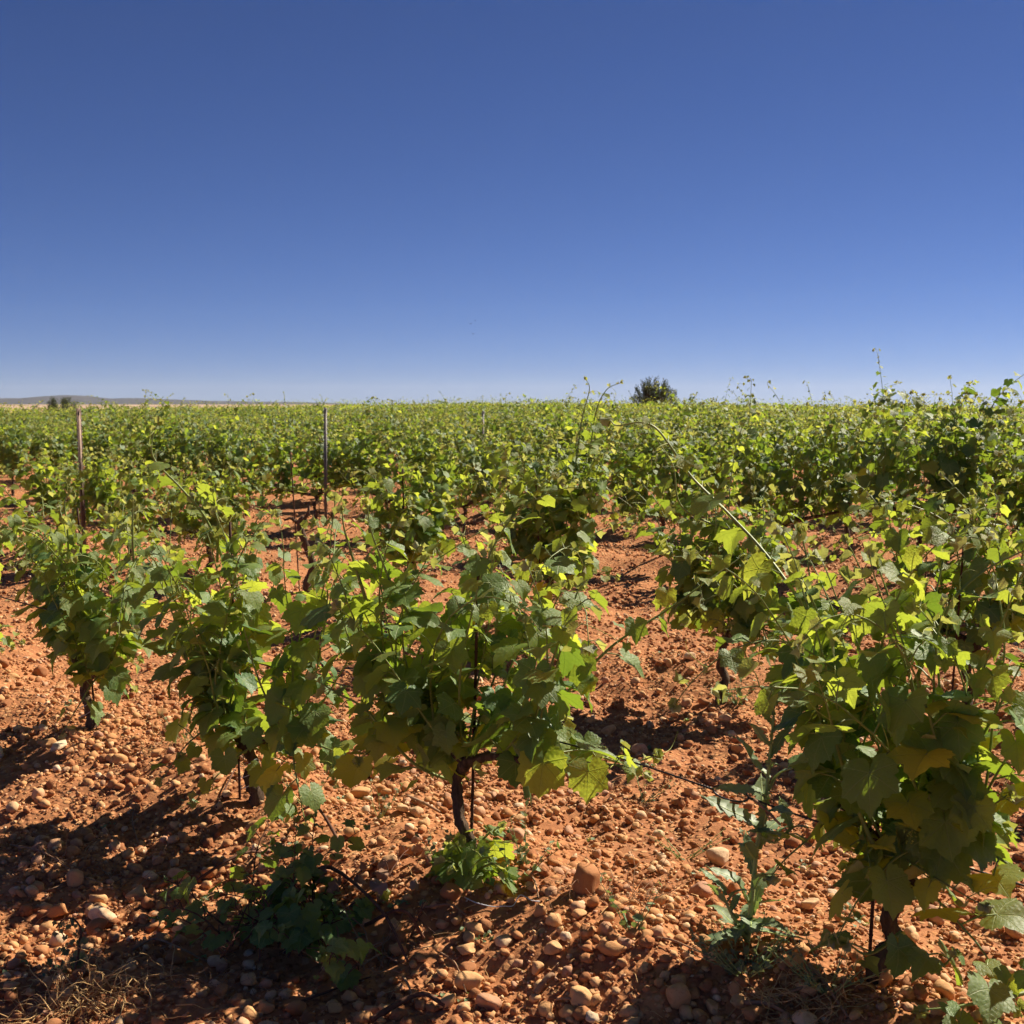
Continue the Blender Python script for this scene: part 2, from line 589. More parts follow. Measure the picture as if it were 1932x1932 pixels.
for j in range(rows_h - 1):
    for i in range(n_ - 1):
        a = j * n_ + i
        Th += [(a, a + 1, a + n_ + 1), (a, a + n_ + 1, a + n_)]
hills = link('hills', tri_mesh('hills', Vh, Th, M_HILL))
props(hills, 'low scrubby hills far off beyond the plain', None, None, 'structure')

# ------------------------------------------------------------------ stones and gravel
ICO_T = None


def ico(sub):
    if sub < 0:
        V = np.array([(1, 0, 0), (-1, 0, 0), (0, 1, 0), (0, -1, 0), (0, 0, 1), (0, 0, -1)], float)
        return V, np.array([(0, 2, 4), (2, 1, 4), (1, 3, 4), (3, 0, 4), (2, 0, 5), (1, 2, 5), (3, 1, 5), (0, 3, 5)])
    p = (1 + 5 ** 0.5) / 2
    V = [(-1, p, 0), (1, p, 0), (-1, -p, 0), (1, -p, 0), (0, -1, p), (0, 1, p), (0, -1, -p), (0, 1, -p), (p, 0, -1), (p, 0, 1), (-p, 0, -1), (-p, 0, 1)]
    V = [Vector(v).normalized() for v in V]
    T = [(0, 11, 5), (0, 5, 1), (0, 1, 7), (0, 7, 10), (0, 10, 11), (1, 5, 9), (5, 11, 4), (11, 10, 2), (10, 7, 6), (7, 1, 8),
         (3, 9, 4), (3, 4, 2), (3, 2, 6), (3, 6, 8), (3, 8, 9), (4, 9, 5), (2, 4, 11), (6, 2, 10), (8, 6, 7), (9, 8, 1)]
    for _ in range(sub):
        cache, T2 = {}, []

        def mid(a, b):
            k = (min(a, b), max(a, b))
            if k not in cache:
                V.append(((V[a] + V[b]) / 2).normalized()); cache[k] = len(V) - 1
            return cache[k]
        for a, b, c in T:
            ab, bc, ca = mid(a, b), mid(b, c), mid(c, a)
            T2 += [(a, ab, ca), (b, bc, ab), (c, ca, bc), (ab, bc, ca)]
        T = T2
    return np.array([tuple(v) for v in V]), np.array(T)


def stone_mesh(k):
    V, T = ico(2)
    rs = np.random.default_rng(100 + k)
    # cut facets, then soften
    P = V.copy()
    for _ in range(rs.integers(3, 8)):
        n = rs.normal(size=3); n /= np.linalg.norm(n)
        d = rs.uniform(0.52, 0.82)
        over = np.maximum(P @ n - d, 0)
        P -= np.outer(over * 0.92, n)
    ph = rs.uniform(0, 6, (3, 3))
    for i in range(3):
        P += 0.07 * np.sin(P @ rs.normal(size=(3, 3)) * 2.2 + ph[i])
    P *= np.array([1.0, rs.uniform(0.65, 0.95), rs.uniform(0.5, 0.8)])
    P -= (P.max(0) + P.min(0)) / 2
    P /= (P[:, 0].max() - P[:, 0].min())       # one unit long
    return tri_mesh('stone', P, T, M_STONE, rnd=np.zeros(len(P)))


STONES = [stone_mesh(k) for k in range(14)]
stone_spots = []


def put_stone(p, size, k=None, parent=ground, sink=0.14, rz=None, tilt=None, name='stone'):
    o = link(name, STONES[random.randrange(14) if k is None else k], parent)
    h = size * 0.33
    o.location = (p[0], p[1], g1(p[0], p[1]) + h * (1 - 2 * sink))
    o.rotation_euler = (random.uniform(-.35, .35) if tilt is None else tilt[0], random.uniform(-.35, .35) if tilt is None else tilt[1],
                        random.uniform(0, 6.28) if rz is None else rz)
    o.scale = (size,) * 3
    stone_spots.append((p[0], p[1], size * 0.5))
    return o


# the few stones that stand out, each a thing of its own
for px, py, size, k, tilt, label in [
        (1108, 1682, 0.118, 2, (0.2, -0.9, 0.3), 'largest upright brown stone leaning between centre vine and prickly weed'),
        (662, 1578, 0.062, 5, (0.1, 0.1, 0), 'round orange stone just behind the leafy heap of canes'),
        (736, 1640, 0.078, 6, (0.1, 0.2, 0), 'rounded brown stone in front of twin stones right of leafy heap'),
        (680, 1506, 0.098, 9, (0.0, 0.1, 0), 'long tan stone below the hanging leaves of the centre vine'),
        (898, 1764, 0.070, 1, (0.1, -0.3, 0), 'wedge shaped orange stone in front of centre vine trunk'),
        (921, 1908, 0.066, 11, (0.5, 0.1, 0), 'flat round pale orange stone at the bottom edge of the photo'),
        (882, 1836, 0.052, 3, (0.3, 0.1, 0), 'palest cream stone low in front of the centre vine'),
        (1154, 1802, 0.082, 7, (0.1, 0.1, 0), 'cracked round brown stone at the tip of a long shadow'),
        (1282, 1893, 0.074, 8, (0.1, 0.2, 0), 'smooth oval orange stone in front of the prickly weed'),
        (195, 1742, 0.100, 4, (0.1, 0.0, 0), 'broad shaded brown stone under a smaller orange one, lower left'),
        (186, 1706, 0.062, 10, (0.1, 0.1, 0), 'bright orange stone perched on a broad shaded stone, lower left'),
        (1503, 1826, 0.058, 12, (0.0, 0.3, 0), 'squat upright stone right of the prickly weed'),
        (223, 1440, 0.078, 13, (0.1, 0.1, 0), 'pinkish stone on the ridge between the two left front vines'),
        (1206, 1422, 0.100, 0, (0.1, 0.0, 0), 'large tan stone behind the black line right of centre vine')]:
    p = on_ground(px, py)
    o = put_stone((p.x, p.y), size, k, None, 0.18, random.uniform(0, 6.28), tilt[:2], 'stone')
    props(o, label, 'stone', 'big stones on the vineyard soil')

SEEN = [(1093, 1732, 33), (1042, 1800, 42), (835, 1752, 27), (1009, 1918, 30), (879, 1802, 38), (849, 1860, 23), (1046, 1748, 35), (1190, 1738, 28),
        (1219, 1740, 30), (1219, 1778, 30), (1282, 1858, 32), (1345, 1914, 35), (1395, 1902, 40), (1536, 1845, 28), (1317, 1658, 22), (1322, 1926, 40),
        (339, 1756, 32), (141, 1668, 45), (240, 1866, 35), (23, 1872, 40), (94, 1860, 30), (418, 1880, 32), (324, 1694, 25), (59, 1690, 28),
        (298, 1428, 30), (247, 1452, 24), (412, 1472, 22), (1368, 1366, 28), (1328, 1334, 26), (599, 1498, 25), (610, 1690, 24), (450, 1895, 30),
        (500, 1908, 36), (560, 1915, 40), (630, 1912, 32), (720, 1900, 30), (470, 1860, 32), (700, 1915, 30), (780, 1880, 22), (1120, 1880, 24), (640, 1760, 24),
        (1450, 1510, 24), (1340, 1540, 26), (1250, 1530, 26), (1200, 1540, 22), (1300, 1500, 22), (1275, 1518, 20), (800, 1560, 22), (760, 1530, 24), (705, 1470, 22)]
for px, py, w in SEEN:
    p = on_ground(px, py)
    put_stone((p.x, p.y), w / 2332 * p.y * random.uniform(0.95, 1.1))
n_left = 298 - len(SEEN)
while n_left > 0:
    y = 2.55 + 4.6 * random.random() ** 1.6
    x = random.uniform(-0.47, 0.47) * y
    if any((x - a) ** 2 + (y - b) ** 2 < (r + 0.02) ** 2 for a, b, r in stone_spots):
        continue
    put_stone((x, y), (0.030 + 0.040 * random.random() ** 2.2) * (1 + 0.05 * y))
    n_left -= 1


def rot_mats(n, rs, tilt):
    a, b, c = rs.uniform(-tilt, tilt, n), rs.uniform(-tilt, tilt, n), rs.uniform(0, 2 * np.pi, n)
    ca, sa, cb, sb, cc, sc = np.cos(a), np.sin(a), np.cos(b), np.sin(b), np.cos(c), np.sin(c)
    z, o = np.zeros(n), np.ones(n)
    Rx = np.stack([o, z, z, z, ca, -sa, z, sa, ca], 1).reshape(n, 3, 3)
    Ry = np.stack([cb, z, sb, z, o, z, -sb, z, cb], 1).reshape(n, 3, 3)
    Rz = np.stack([cc, -sc, z, sc, cc, z, z, z, o], 1).reshape(n, 3, 3)
    return Rz @ Ry @ Rx


def gravel(n, y0, y1, power, s0, s1, sp, sub, seed, half=0.56):
    rs = np.random.default_rng(seed)
    u = rs.random(int(n * 1.7))
    y = (y0 ** power + u * (y1 ** power - y0 ** power)) ** (1 / power)
    x = rs.uniform(-half, half, len(y)) * y + rs.uniform(-0.15, 0.15, len(y))
    keep = rs.random(len(y)) < 0.60 + 0.45 * vnoise(x * 2.3, y * 2.3, 21)
    x, y = x[keep][:n], y[keep][:n]
    n = len(x)
    size = s0 + (s1 - s0) * rs.random(n) ** sp
    V, T = ico(sub)
    nv = len(V)
    sc = np.stack([np.ones(n), rs.uniform(0.6, 1.0, n), rs.uniform(0.5, 0.9, n)], 1) * size[:, None] * 0.5
    P = V[None] * (1 + rs.uniform(-0.22, 0.22, (n, nv, 1))) * sc[:, None, :]
    P = np.einsum('nij,nvj->nvi', rot_mats(n, rs, 0.7), P)
    c = np.stack([x, y, gh(x, y) + size * rs.uniform(0.04, 0.28, n)], 1)
    P = (P + c[:, None, :]).reshape(-1, 3)
    TT = (T[None] + (np.arange(n) * nv)[:, None, None]).reshape(-1, 3)
    return P, TT, np.repeat(rs.random(n), nv), np.repeat((rs.random(n) < (0.45 if sub <= 0 and s1 < 0.03 else 0.25)).astype(int), len(T))


gv = MB()
for args in [(4200, 2.4, 7.0, 1.5, 0.024, 0.054, 1.5, 1, 31), (8000, 2.4, 9.0, 1.5, 0.017, 0.028, 1.2, 0, 35), (38000, 2.3, 7.2, 1.6, 0.008, 0.022, 1.3, -1, 32),
             (22000, 7.0, 17.0, 1.7, 0.022, 0.058, 1.8, -1, 33), (8000, 16.0, 34.0, 1.8, 0.05, 0.10, 1.8, -1, 34)]:
    P, T, rn, mi_ = gravel(*args)
    gv.add(P, T, None, rn, mi_)
pebbles = link('gravel', gv.mesh('gravel', [M_STONE, M_SOIL]), ground)
pebbles['kind'] = 'stuff'


# ------------------------------------------------------------------ vine leaves
OUT_A = [0, 10, 20, 28, 38, 50, 61, 72, 80, 92, 106, 120, 135, 150, 163, 174]
OUT_R = [1.0, 0.92, 0.76, 0.72, 0.80, 0.89, 0.80, 0.64, 0.60, 0.66, 0.70, 0.63, 0.56, 0.54, 0.46, 0.24]


def leaf_geo(seed, lod, young=False):
    rs = random.Random(seed)
    deep = rs.uniform(0.5, 1.25)
    env = lambda a: 0.98 - 0.40 * (a / 174) ** 1.15
    fold, droop, w1, p1 = rs.uniform(0.03, 0.38), rs.uniform(0.0, 0.34), rs.uniform(0.04, 0.20), rs.uniform(0, 6)
    curl = rs.uniform(-0.15, 0.5)
    if young:
        fold, droop = rs.uniform(0.5, 0.9), rs.uniform(-0.2, 0.1)
    asym = rs.uniform(-0.05, 0.05)

    def rad(th, i, teeth):
        a = abs(th)
        r = float(np.interp(a, OUT_A, OUT_R))
        if a < 172:
            r = env(a) + (r - env(a)) * deep
        if teeth:
            r *= 1.0 + (0.055 if i % 2 == 0 else -0.055) * rs.uniform(0.5, 1.3)
        return r * (1 + asym * (1 if th > 0 else -1))

    def shape(x, y):
        r2 = x * x + y * y
        th = math.atan2(x, y)
        z = fold * abs(x) - droop * r2 + w1 * math.sin(3 * th + p1) * r2 - curl * max(0, y) ** 2 * 0.5
        return (x * (1 - 0.25 * fold), y, z)
    if lod == 0:
        N, Mn = 41, 21
        V, U, T = [(0, 0, 0)], [(0, 0)], []
        ang = np.linspace(-174, 174, N)
        outer = [rad(a, i, True) for i, a in enumerate(ang)]
        for i in range(0, N, 2):
            a = R(ang[i])
            r = 0.52 * 0.5 * (outer[i] + outer[max(0, i - 1)])
            x, y = r * math.sin(a), r * math.cos(a)
            V.append(shape(x, y)); U.append((x, y))
        for i in range(N):
            a = R(ang[i]); r = outer[i]
            x, y = r * math.sin(a), r * math.cos(a)
            V.append(shape(x, y)); U.append((x, y))
        m, o = 1, 1 + Mn
        for i in range(Mn - 1):
            T.append((0, m + i + 1, m + i))
            T += [(m + i, o + 2 * i + 1, o + 2 * i), (m + i, m + i + 1, o + 2 * i + 1), (m + i + 1, o + 2 * i + 2, o + 2 * i + 1)]
    else:
        angs = [-168, -128, -104, -78, -50, -26, 0, 26, 50, 78, 104, 128, 168] if lod == 1 else [-150, -95, -45, 0, 45, 95, 150]
        V, U, T = [(0, 0, 0)], [(0, 0)], []
        for i, a in enumerate(angs):
            r = rad(a, i, False) * (1.0 if lod == 1 else 1.05)
            x, y = r * math.sin(R(a)), r * math.cos(R(a))
            V.append(shape(x, y)); U.append((x, y))
        for i in range(len(angs) - 1):
            T.append((0, i + 2, i + 1))
    return np.array(V), np.array(T), np.array(U)


LEAF0 = [leaf_geo(k, 0) for k in range(18)]
LEAF1 = [leaf_geo(k, 1) for k in range(18)]
LEAF2 = [leaf_geo(k, 2) for k in range(18)]
YOUNG0 = [leaf_geo(50 + k, 0, True) for k in range(4)]
YOUNG1 = [leaf_geo(50 + k, 1, True) for k in range(4)]
LEAF_MESH = [tri_mesh('leaf', V, T, M_LEAF, U, np.zeros(len(V))) for V, T, U in LEAF0]
OLD_MESH = [tri_mesh('leaf', V, T, M_OLD_OR_SHADED, U, np.zeros(len(V))) for V, T, U in LEAF0]
YOUNG_MESH = [tri_mesh('leaf', V, T, M_YOUNG, U, np.zeros(len(V))) for V, T, U in YOUNG0]
SUCK_MESH = [tri_mesh('leaf', V, T, M_SUCK, U, np.zeros(len(V))) for V, T, U in LEAF0[:6]]


def frame(tip, nrm):
    y = tip.normalized()
    z = nrm - y * nrm.dot(y)
    z = z.normalized() if z.length > 1e-5 else y.orthogonal().normalized()
    return Matrix((y.cross(z), y, z)).transposed()


def rv(s=1.0):
    return Vector((random.uniform(-s, s), random.uniform(-s, s), random.uniform(-s, s)))


class Shoot:
    def __init__(s):
        s.path, s.rad, s.leaves, s.tendrils, s.petioles = [], [], [], [], []


def dress(sh, axis_xy, leaf_size, spacing, low_tip=0.25, bare=0.0, droop=(0.15, 1.5), laterals=0.3, tend=0.12):
    """hang leaves, their stalks and tendrils along a shoot"""
    P = sh.path
    acc, L = [0.0], 0.0
    for i in range(1, len(P)):
        L += (P[i] - P[i - 1]).length
        acc.append(L)
    q = P[0] + rv(0.1)
    side0 = (P[-1] - P[0]).cross(rv() + Vector((0.2, 0, 0.3)))
    side0 = side0.normalized() if side0.length > 1e-5 else Vector((1, 0, 0))
    s_ = bare + spacing * random.uniform(0.2, 0.8)
    k = 0
    while s_ < L:
        j = min(max(1, int(np.searchsorted(acc, s_))), len(P) - 1)
        f = (s_ - acc[j - 1]) / max(1e-6, acc[j] - acc[j - 1])
        p = P[j - 1].lerp(P[j], f)
        d = (P[j] - P[j - 1]).normalized()
        t = s_ / L
        size = leaf_size * (1.0 if t < 0.55 else 1.0 - (1 - low_tip) * ((t - 0.55) / 0.45) ** 0.8) * random.uniform(0.72, 1.12)
        side = side0 * (1 if k % 2 else -1) + rv(0.55)
        side = side - d * side.dot(d)
        side = side.normalized() if side.length > 1e-5 else d.orthogonal()
        rad_out = Vector((p.x - axis_xy[0], p.y - axis_xy[1], 0))
        rad_out = rad_out.normalized() if rad_out.length > 0.03 else Vector((side.x, side.y, 0))
        out = (Vector((side.x, side.y, 0)) + rad_out * 0.55 + rv(0.25))
        out.z = 0
        out = out.normalized() if out.length > 1e-4 else Vector((1, 0, 0))
        pet = size * random.uniform(0.7, 1.1)
        jn = p + (side * 0.75 + d * 0.25 + out * 0.25 + Vector((0, 0, random.uniform(-0.1, 0.35)))).normalized() * pet
        kd = (random.uniform(0.5, droop[1] * 1.4) if random.random() < 0.6 else random.uniform(-0.3, 0.5)) * (1.0 - 0.35 * t)
        tip = out - Vector((0, 0, kd)) + rv(0.38)
        nrm = out * kd + Vector((0, 0, 1)) + rv(0.62)
        age = 2 if t > 0.86 else (0 if t < 0.48 and random.random() < 0.8 else 1)
        sh.leaves.append((jn, frame(tip, nrm), size, age))
        sh.petioles.append((p, p.lerp(jn, 0.55) + Vector((0, 0, 0.008)), jn, 0.0011 + size * 0.012))
        if random.random() < laterals and t < 0.85:
            for _ in range(random.randint(1, 3)):
                jn2 = p + (rv(1) + out * 0.3).normalized() * random.uniform(0.03, 0.08)
                kd = random.uniform(0.0, 1.0)
                sh.leaves.append((jn2, frame(out - Vector((0, 0, kd)) + rv(0.6), out * kd + Vector((0, 0, 1)) + rv(0.5)), size * random.uniform(0.35, 0.6), 2 if random.random() < 0.35 else 1))
                sh.petioles.append((p, p.lerp(jn2, 0.5), jn2, 0.001))
        if random.random() < tend and t > 0.3:
            td = (-side * 0.7 + d * 0.5 + rv(0.4)).normalized()
            n = 9
            pts, cur, ax = [p], p, rv().normalized()
            step = random.uniform(0.009, 0.017)
            for i in range(n):
                td = (Matrix.Rotation(0.06 * i, 3, ax) @ td + rv(0.12) + Vector((0, 0, -0.02))).normalized()
                cur = cur + td * step
                pts.append(cur)
            sh.tendrils.append(pts)
        s_ += spacing * random.uniform(0.75, 1.3) * (1.0 if t < 0.6 else 0.7)
        k += 1
    # bud of tiny leaves at the tip
    d = (P[-1] - P[-2]).normalized()
    for _ in range(3):
        sh.leaves.append((P[-1] + rv(0.006), frame(d + rv(0.8), rv()), leaf_size * random.uniform(0.18, 0.32), 2))


def free_shoot(p0, d0, L, up, fall, wob, r0=0.0042):
    sh = Shoot()
    step = 0.035
    n = max(5, int(L / step))
    p, d = p0.copy(), d0.normalized()
    sh.path, sh.rad = [p.copy()], [r0]
    drift = rv(0.05)
    for i in range(n):
        t = i / n
        d = (d + rv(wob) + drift + Vector((0, 0, up * (1 - t) - fall * t * t))).normalized()
        p = p + d * step
        sh.path.append(p.copy())
        sh.rad.append(r0 * (1 - 0.7 * t))
    return sh


def path_shoot(pts, r0=0.0045, n=None):
    sh = Shoot()
    n = n or 8 * (len(pts) - 1)
    sh.path = smooth_path(pts, n)
    sh.rad = [r0 * (1 - 0.72 * i / n) for i in range(n + 1)]
    return sh


def grow(H, head, n_shoots, spread, leaf, spacing, along=0.22, tall=0, custom=(), low=4, trunk_r=0.022, lean=(0, 0)):
    """returns the trunk path and its shoots in coordinates local to the vine's base"""
    hx_, hy_ = lean
    tr = [Vector((0, 0, -0.06))]
    for i in range(1, 7):
        t = i / 6
        tr.append(Vector((hx_ * t + random.uniform(-.022, .022), hy_ * t + random.uniform(-.022, .022), head * t)))
    tr_r = [trunk_r * (1.30 - 0.35 * min(1, i / 3)) * random.uniform(0.92, 1.1) for i in range(6)] + [trunk_r * 1.25]
    arms, starts = [], []
    top = tr[-1]
    for sgn in (-1, 1):
        e = top + ROW_T * sgn * along * random.uniform(0.7, 1.2) + Vector((random.uniform(-.05, .05), random.uniform(-.05, .05), random.uniform(0.04, 0.12)))
        mid_ = top.lerp(e, 0.5) + Vector((0, 0, random.uniform(-0.01, 0.04)))
        arms.append([top, mid_, e])
        starts += [mid_, e, e]
    starts += [top]
    shoots = []
    for k in range(n_shoots):
        s = random.choice(starts) + rv(0.015)
        a = random.uniform(0, 6.283)
        dirv = Vector((math.cos(a) * spread, math.sin(a) * spread, 0)) + ROW_T * random.uniform(-0.5, 0.5) * spread + Vector((0, 0, random.uniform(0.65, 1.45)))
        L = max(0.30, (H - s.z) * random.uniform(0.80, 1.35))
        sh = free_shoot(s, dirv, L, 0.12, 0.06 if random.random() < 0.65 else 0.30, 0.09)
        lim = H * random.uniform(0.86, 1.02)
        cut = next((i for i, p in enumerate(sh.path) if p.z > lim and i > 4), len(sh.path))
        sh.path, sh.rad = sh.path[:cut], sh.rad[:cut]
        shoots.append(sh)
    for k in range(tall):
        s = random.choice(starts)
        a = random.uniform(0, 6.283)
        dirv = Vector((math.cos(a) * 0.30, math.sin(a) * 0.30, 1.0))
        sh = free_shoot(s, dirv, (H - s.z) * random.uniform(1.2, 1.8), 0.07, 0.16, 0.06)
        lim = H * random.uniform(1.05, 1.23)
        cut = next((i for i, p in enumerate(sh.path) if p.z > lim and i > 4), len(sh.path))
        sh.path, sh.rad = sh.path[:cut], sh.rad[:cut]
        bend = rv(0.05)
        for q in range(3):                       # the tip nods over
            sh.path.append(sh.path[-1] + (Vector((bend.x, bend.y, 0)).normalized() * (0.010 + 0.010 * q) + Vector((0, 0, 0.018 - 0.012 * q))))
            sh.rad.append(sh.rad[-1] * 0.8)
        shoots.append(sh)
    for k in range(low):
        s = random.choice(starts)
        a = random.uniform(0, 6.283)
        shoots.append(free_shoot(s, Vector((math.cos(a), math.sin(a), random.uniform(-0.45, 0.25))), random.uniform(0.20, 0.46), -0.05, 0.1, 0.1))
    for k, sh in enumerate(shoots):
        if n_shoots <= k < n_shoots + tall:
            dress(sh, (top.x, top.y), leaf * 0.78, spacing * 0.85, 0.24, 0.12, laterals=0.2, tend=0.0)
        else:
            dress(sh, (top.x, top.y), leaf, spacing)
    for pts, sp, bare in custom:
        sh = path_shoot(pts, 0.0062)
        dress(sh, (top.x, top.y), leaf * 0.88, sp, 0.22, bare, laterals=0.15, tend=0.35)
        shoots.append(sh)
    return tr, tr_r, arms, shoots


def trunk_mesh(tr, tr_r, arms, sides=9):
    mb = MB()
    pts = smooth_path(tr, 26)
    rr = list(np.interp(np.linspace(0, 1, 27), np.linspace(0, 1, len(tr_r)), tr_r))
    rr = [r * random.uniform(0.9, 1.12) for r in rr]
    rr[0] *= 1.3; rr[1] *= 1.2; rr[2] *= 1.1
    mb.tube(pts, rr, sides, rough=0.20)
    r = tr_r[-1]
    for a in arms:
        mb.tube(smooth_path(a, 6), [r * f for f in (0.85, 0.75, 0.68, 0.62, 0.56, 0.5, 0.46)], sides - 2, rough=0.14)
    return mb.mesh('trunk', M_BARK)


def shoot_mb(sh, mb, sides=5, petioles=True):
    mb.tube(sh.path, sh.rad, sides)
    if petioles:
        for a, b, c, r in sh.petioles:
            mb.tube([a, b, c], [r * 1.2, r, r], 4, cap=False)


def cluster_mesh(n=46, length=0.075):
    """a hanging spray of tiny green flower buds"""
    mb = MB()
    mb.tube([(0, 0, 0), (0.004, 0, -length * 0.5), (0, 0.003, -length)], [0.0012, 0.001, 0.0007], 4)
    V, T = ico(0)
    for i in range(n):
        t = random.random()
        r = 0.024 * (1 - 0.7 * t) + 0.004
        a = random.uniform(0, 6.28)
        c = np.array([math.cos(a) * r * random.random() ** .5, math.sin(a) * r * random.random() ** .5, -length * t - 0.006])
        mb.add(V * random.uniform(0.0022, 0.0034) + c, T, None, random.random())
    return mb.mesh('grape_cluster', M_FLOWER)


CLUSTER = [cluster_mesh() for _ in range(3)]


def near_vine(x, y, label, group, H=1.05, head=0.40, n_shoots=13, spread=0.6, leaf=0.068, spacing=0.065, max_leaves=290, clusters=0, lod1_extra=0,
              name='grape_vine', rest=True, **kw):
    z = g1(x, y)
    root = empty(name, (x, y, z - 0.01))
    props(root, label, 'grapevine', group)
    base = Vector((x, y, z - 0.01))
    cust = [([p - base for p in pts], sp, bare) for pts, sp, bare in kw.pop('custom', [])]
    tr, tr_r, arms, shoots = grow(H, head, n_shoots, spread, leaf, spacing, custom=cust, **kw)
    link('trunk', trunk_mesh(tr, tr_r, arms), root)
    allv = []
    objs = []
    for si, sh in enumerate(shoots):
        mb = MB()
        shoot_mb(sh, mb)
        o = link('shoot', mb.mesh('shoot', M_CANE), root)
        objs.append(o)
        if sh.tendrils:
            for pts in sh.tendrils:
                tb = MB()
                tb.tube(pts, list(np.linspace(0.0013, 0.0006, len(pts))), 4, cap=False)
                link('tendril', tb.mesh('tendril', M_TENDRIL), o)
        for lf in sh.leaves:
            w = base + lf[0]
            allv.append((lf[2] / max(1.0, w.y) * (1.0 + 0.35 * (Vector((0, 0, CAM_H)) - w).normalized().dot((lf[0] - Vector((0, 0, H * .6))).normalized())), si, lf))
    allv.sort(key=lambda v: -v[0])
    for rank, (_, si, (jn, fm, size, young)) in enumerate(allv[:max_leaves]):
        if young == 0 and random.random() < 0.45:
            young = 1
        m = random.choice((OLD_MESH, LEAF_MESH, YOUNG_MESH)[young])
        link('leaf', m, objs[si], Matrix.Translation(jn) @ (fm * size).to_4x4())
    extra = allv[max_leaves:]
    if extra and rest:
        fb = MB()
        for _, si, (jn, fm, size, young) in extra:
            V, T, U = random.choice(YOUNG1 if young == 2 else LEAF1)
            A = np.array(fm) * size
            fb.add(V @ A.T + np.array(jn), T, U, random.random(), young)
        f = link('foliage', fb.mesh('foliage', [M_OLD_OR_SHADED, M_LEAF, M_YOUNG]), root)
        f['kind'] = 'stuff'
    for _ in range(clusters):
        sh = random.choice(shoots[:n_shoots])
        p = sh.path[min(len(sh.path) - 1, random.randint(2, 6))]
        o = link('grape_cluster', random.choice(CLUSTER), root)
        o.location = p + rv(0.02)
        o.rotation_euler = (random.uniform(-.5, .5), random.uniform(-.5, .5), random.uniform(0, 6))
    return root


def stake(x, y, h, label, lean=(0, 0), r=0.0050, mat=None):
    mb = MB()
    z = g1(x, y)
    n = 10
    mb.tube([(lean[0] * i / n, lean[1] * i / n, -0.1 + (h + 0.1) * i / n) for i in range(n + 1)], r, 7)
    for k in range(int(h / 0.05)):                 # ribs of the bar
        t = (k * 0.05 + 0.1) / (h + 0.1)
        mb.tube([(lean[0] * t, lean[1] * t, k * 0.05 - 0.002), (lean[0] * t, lean[1] * t, k * 0.05 + 0.002)], r * 1.25, 7)
    o = link('vine_stake', mb.mesh('vine_stake', mat or M_RUST))
    o.location = (x, y, z)
    return props(o, label, 'stake', 'stakes beside the vines')


# ------------------------------------------------------------------ the first row of vines
ROW1 = 'vines of the first row'
V1 = (-1.97, 5.62); V2 = (-1.01, 4.66); V3 = (-0.13, 3.78); V4 = (0.93, 3.05)
near_vine(*V1, 'bushy grapevine at left edge, farthest of the front row', ROW1, H=1.16, head=0.27, n_shoots=19, spread=0.82, leaf=0.086, spacing=0.070, along=0.30, low=7, tall=4,
          custom=[([Vector((-2.1, 5.8, 0.7)), at(128, 1010, 5.7), at(122, 950, 5.7), at(135, 925, 5.7)], 0.09, 0.1)])
near_vine(-2.98, 6.55, 'grapevine mostly cut off by the left edge of the photo', ROW1, H=1.10, head=0.30, n_shoots=18, spread=0.85, leaf=0.084, along=0.30, low=8, max_leaves=200)
near_vine(*V2, 'grapevine with pale upright shoots and white tie on trunk, second from left', ROW1, H=1.26, head=0.25, n_shoots=19, spread=0.70, leaf=0.086, spacing=0.070, tall=2,
          along=0.22, low=7, clusters=2,
          custom=[([at(430, 1080, 4.85), at(392, 985, 4.75), at(345, 925, 4.7), at(292, 868, 4.7), at(288, 825, 4.7), at(300, 795, 4.7)], 0.085, 0.12),
                  ([at(410, 1060, 4.8), at(412, 990, 4.7), at(404, 945, 4.7), at(408, 915, 4.7)], 0.075, 0.1),
                  ([at(252, 1060, 4.9), at(250, 990, 4.9), at(252, 945, 4.9)], 0.075, 0.05)])
near_vine(*V3, 'centre front grapevine with gnarled trunk and wide leafy arms', ROW1, H=1.18, head=0.38, trunk_r=0.018, lean=(-0.03, 0), n_shoots=22, spread=0.95, leaf=0.092, spacing=0.077, tall=2,
          along=0.28, low=11, clusters=3,
          custom=[([at(905, 1400, 3.85), at(1000, 1380, 3.75), at(1085, 1290, 3.7), at(1160, 1215, 3.7), at(1260, 1150, 3.75), at(1340, 1092, 3.8), at(1400, 1050, 3.85)], 0.085, 0.10),
                  ([at(800, 1200, 3.9), at(748, 1120, 3.85), at(722, 1060, 3.85), at(700, 1000, 3.85), at(692, 948, 3.85)], 0.075, 0.1),
                  ([at(690, 1130, 3.9), at(668, 1060, 3.9), at(650, 1000, 3.9), at(645, 960, 3.9)], 0.075, 0.05),
                  ([at(930, 1260, 3.85), at(938, 1170, 3.8), at(936, 1100, 3.8), at(905, 1050, 3.8)], 0.085, 0.1),
                  ([at(870, 1480, 3.9), at(780, 1440, 3.8), at(690, 1340, 3.8), at(640, 1310, 3.8), at(590, 1280, 3.8)], 0.06, 0.08),
                  ([at(1040, 1410, 3.8), at(1110, 1420, 3.75), at(1180, 1440, 3.7), at(1240, 1425, 3.7)], 0.075, 0.08),
                  ([at(888, 1640, 3.9), at(900, 1600, 3.8), at(925, 1570, 3.78), at(945, 1560, 3.78)], 0.035, 0.0),
                  ([at(885, 1650, 3.8), at(870, 1610, 3.72), at(850, 1580, 3.68)], 0.030, 0.0),
                  ([at(890, 1670, 3.8), at(905, 1640, 3.68), at(935, 1630, 3.62), at(950, 1650, 3.6)], 0.030, 0.0),
                  ([at(888, 1660, 3.8), at(860, 1630, 3.66), at(850, 1640, 3.62)], 0.030, 0.0)])
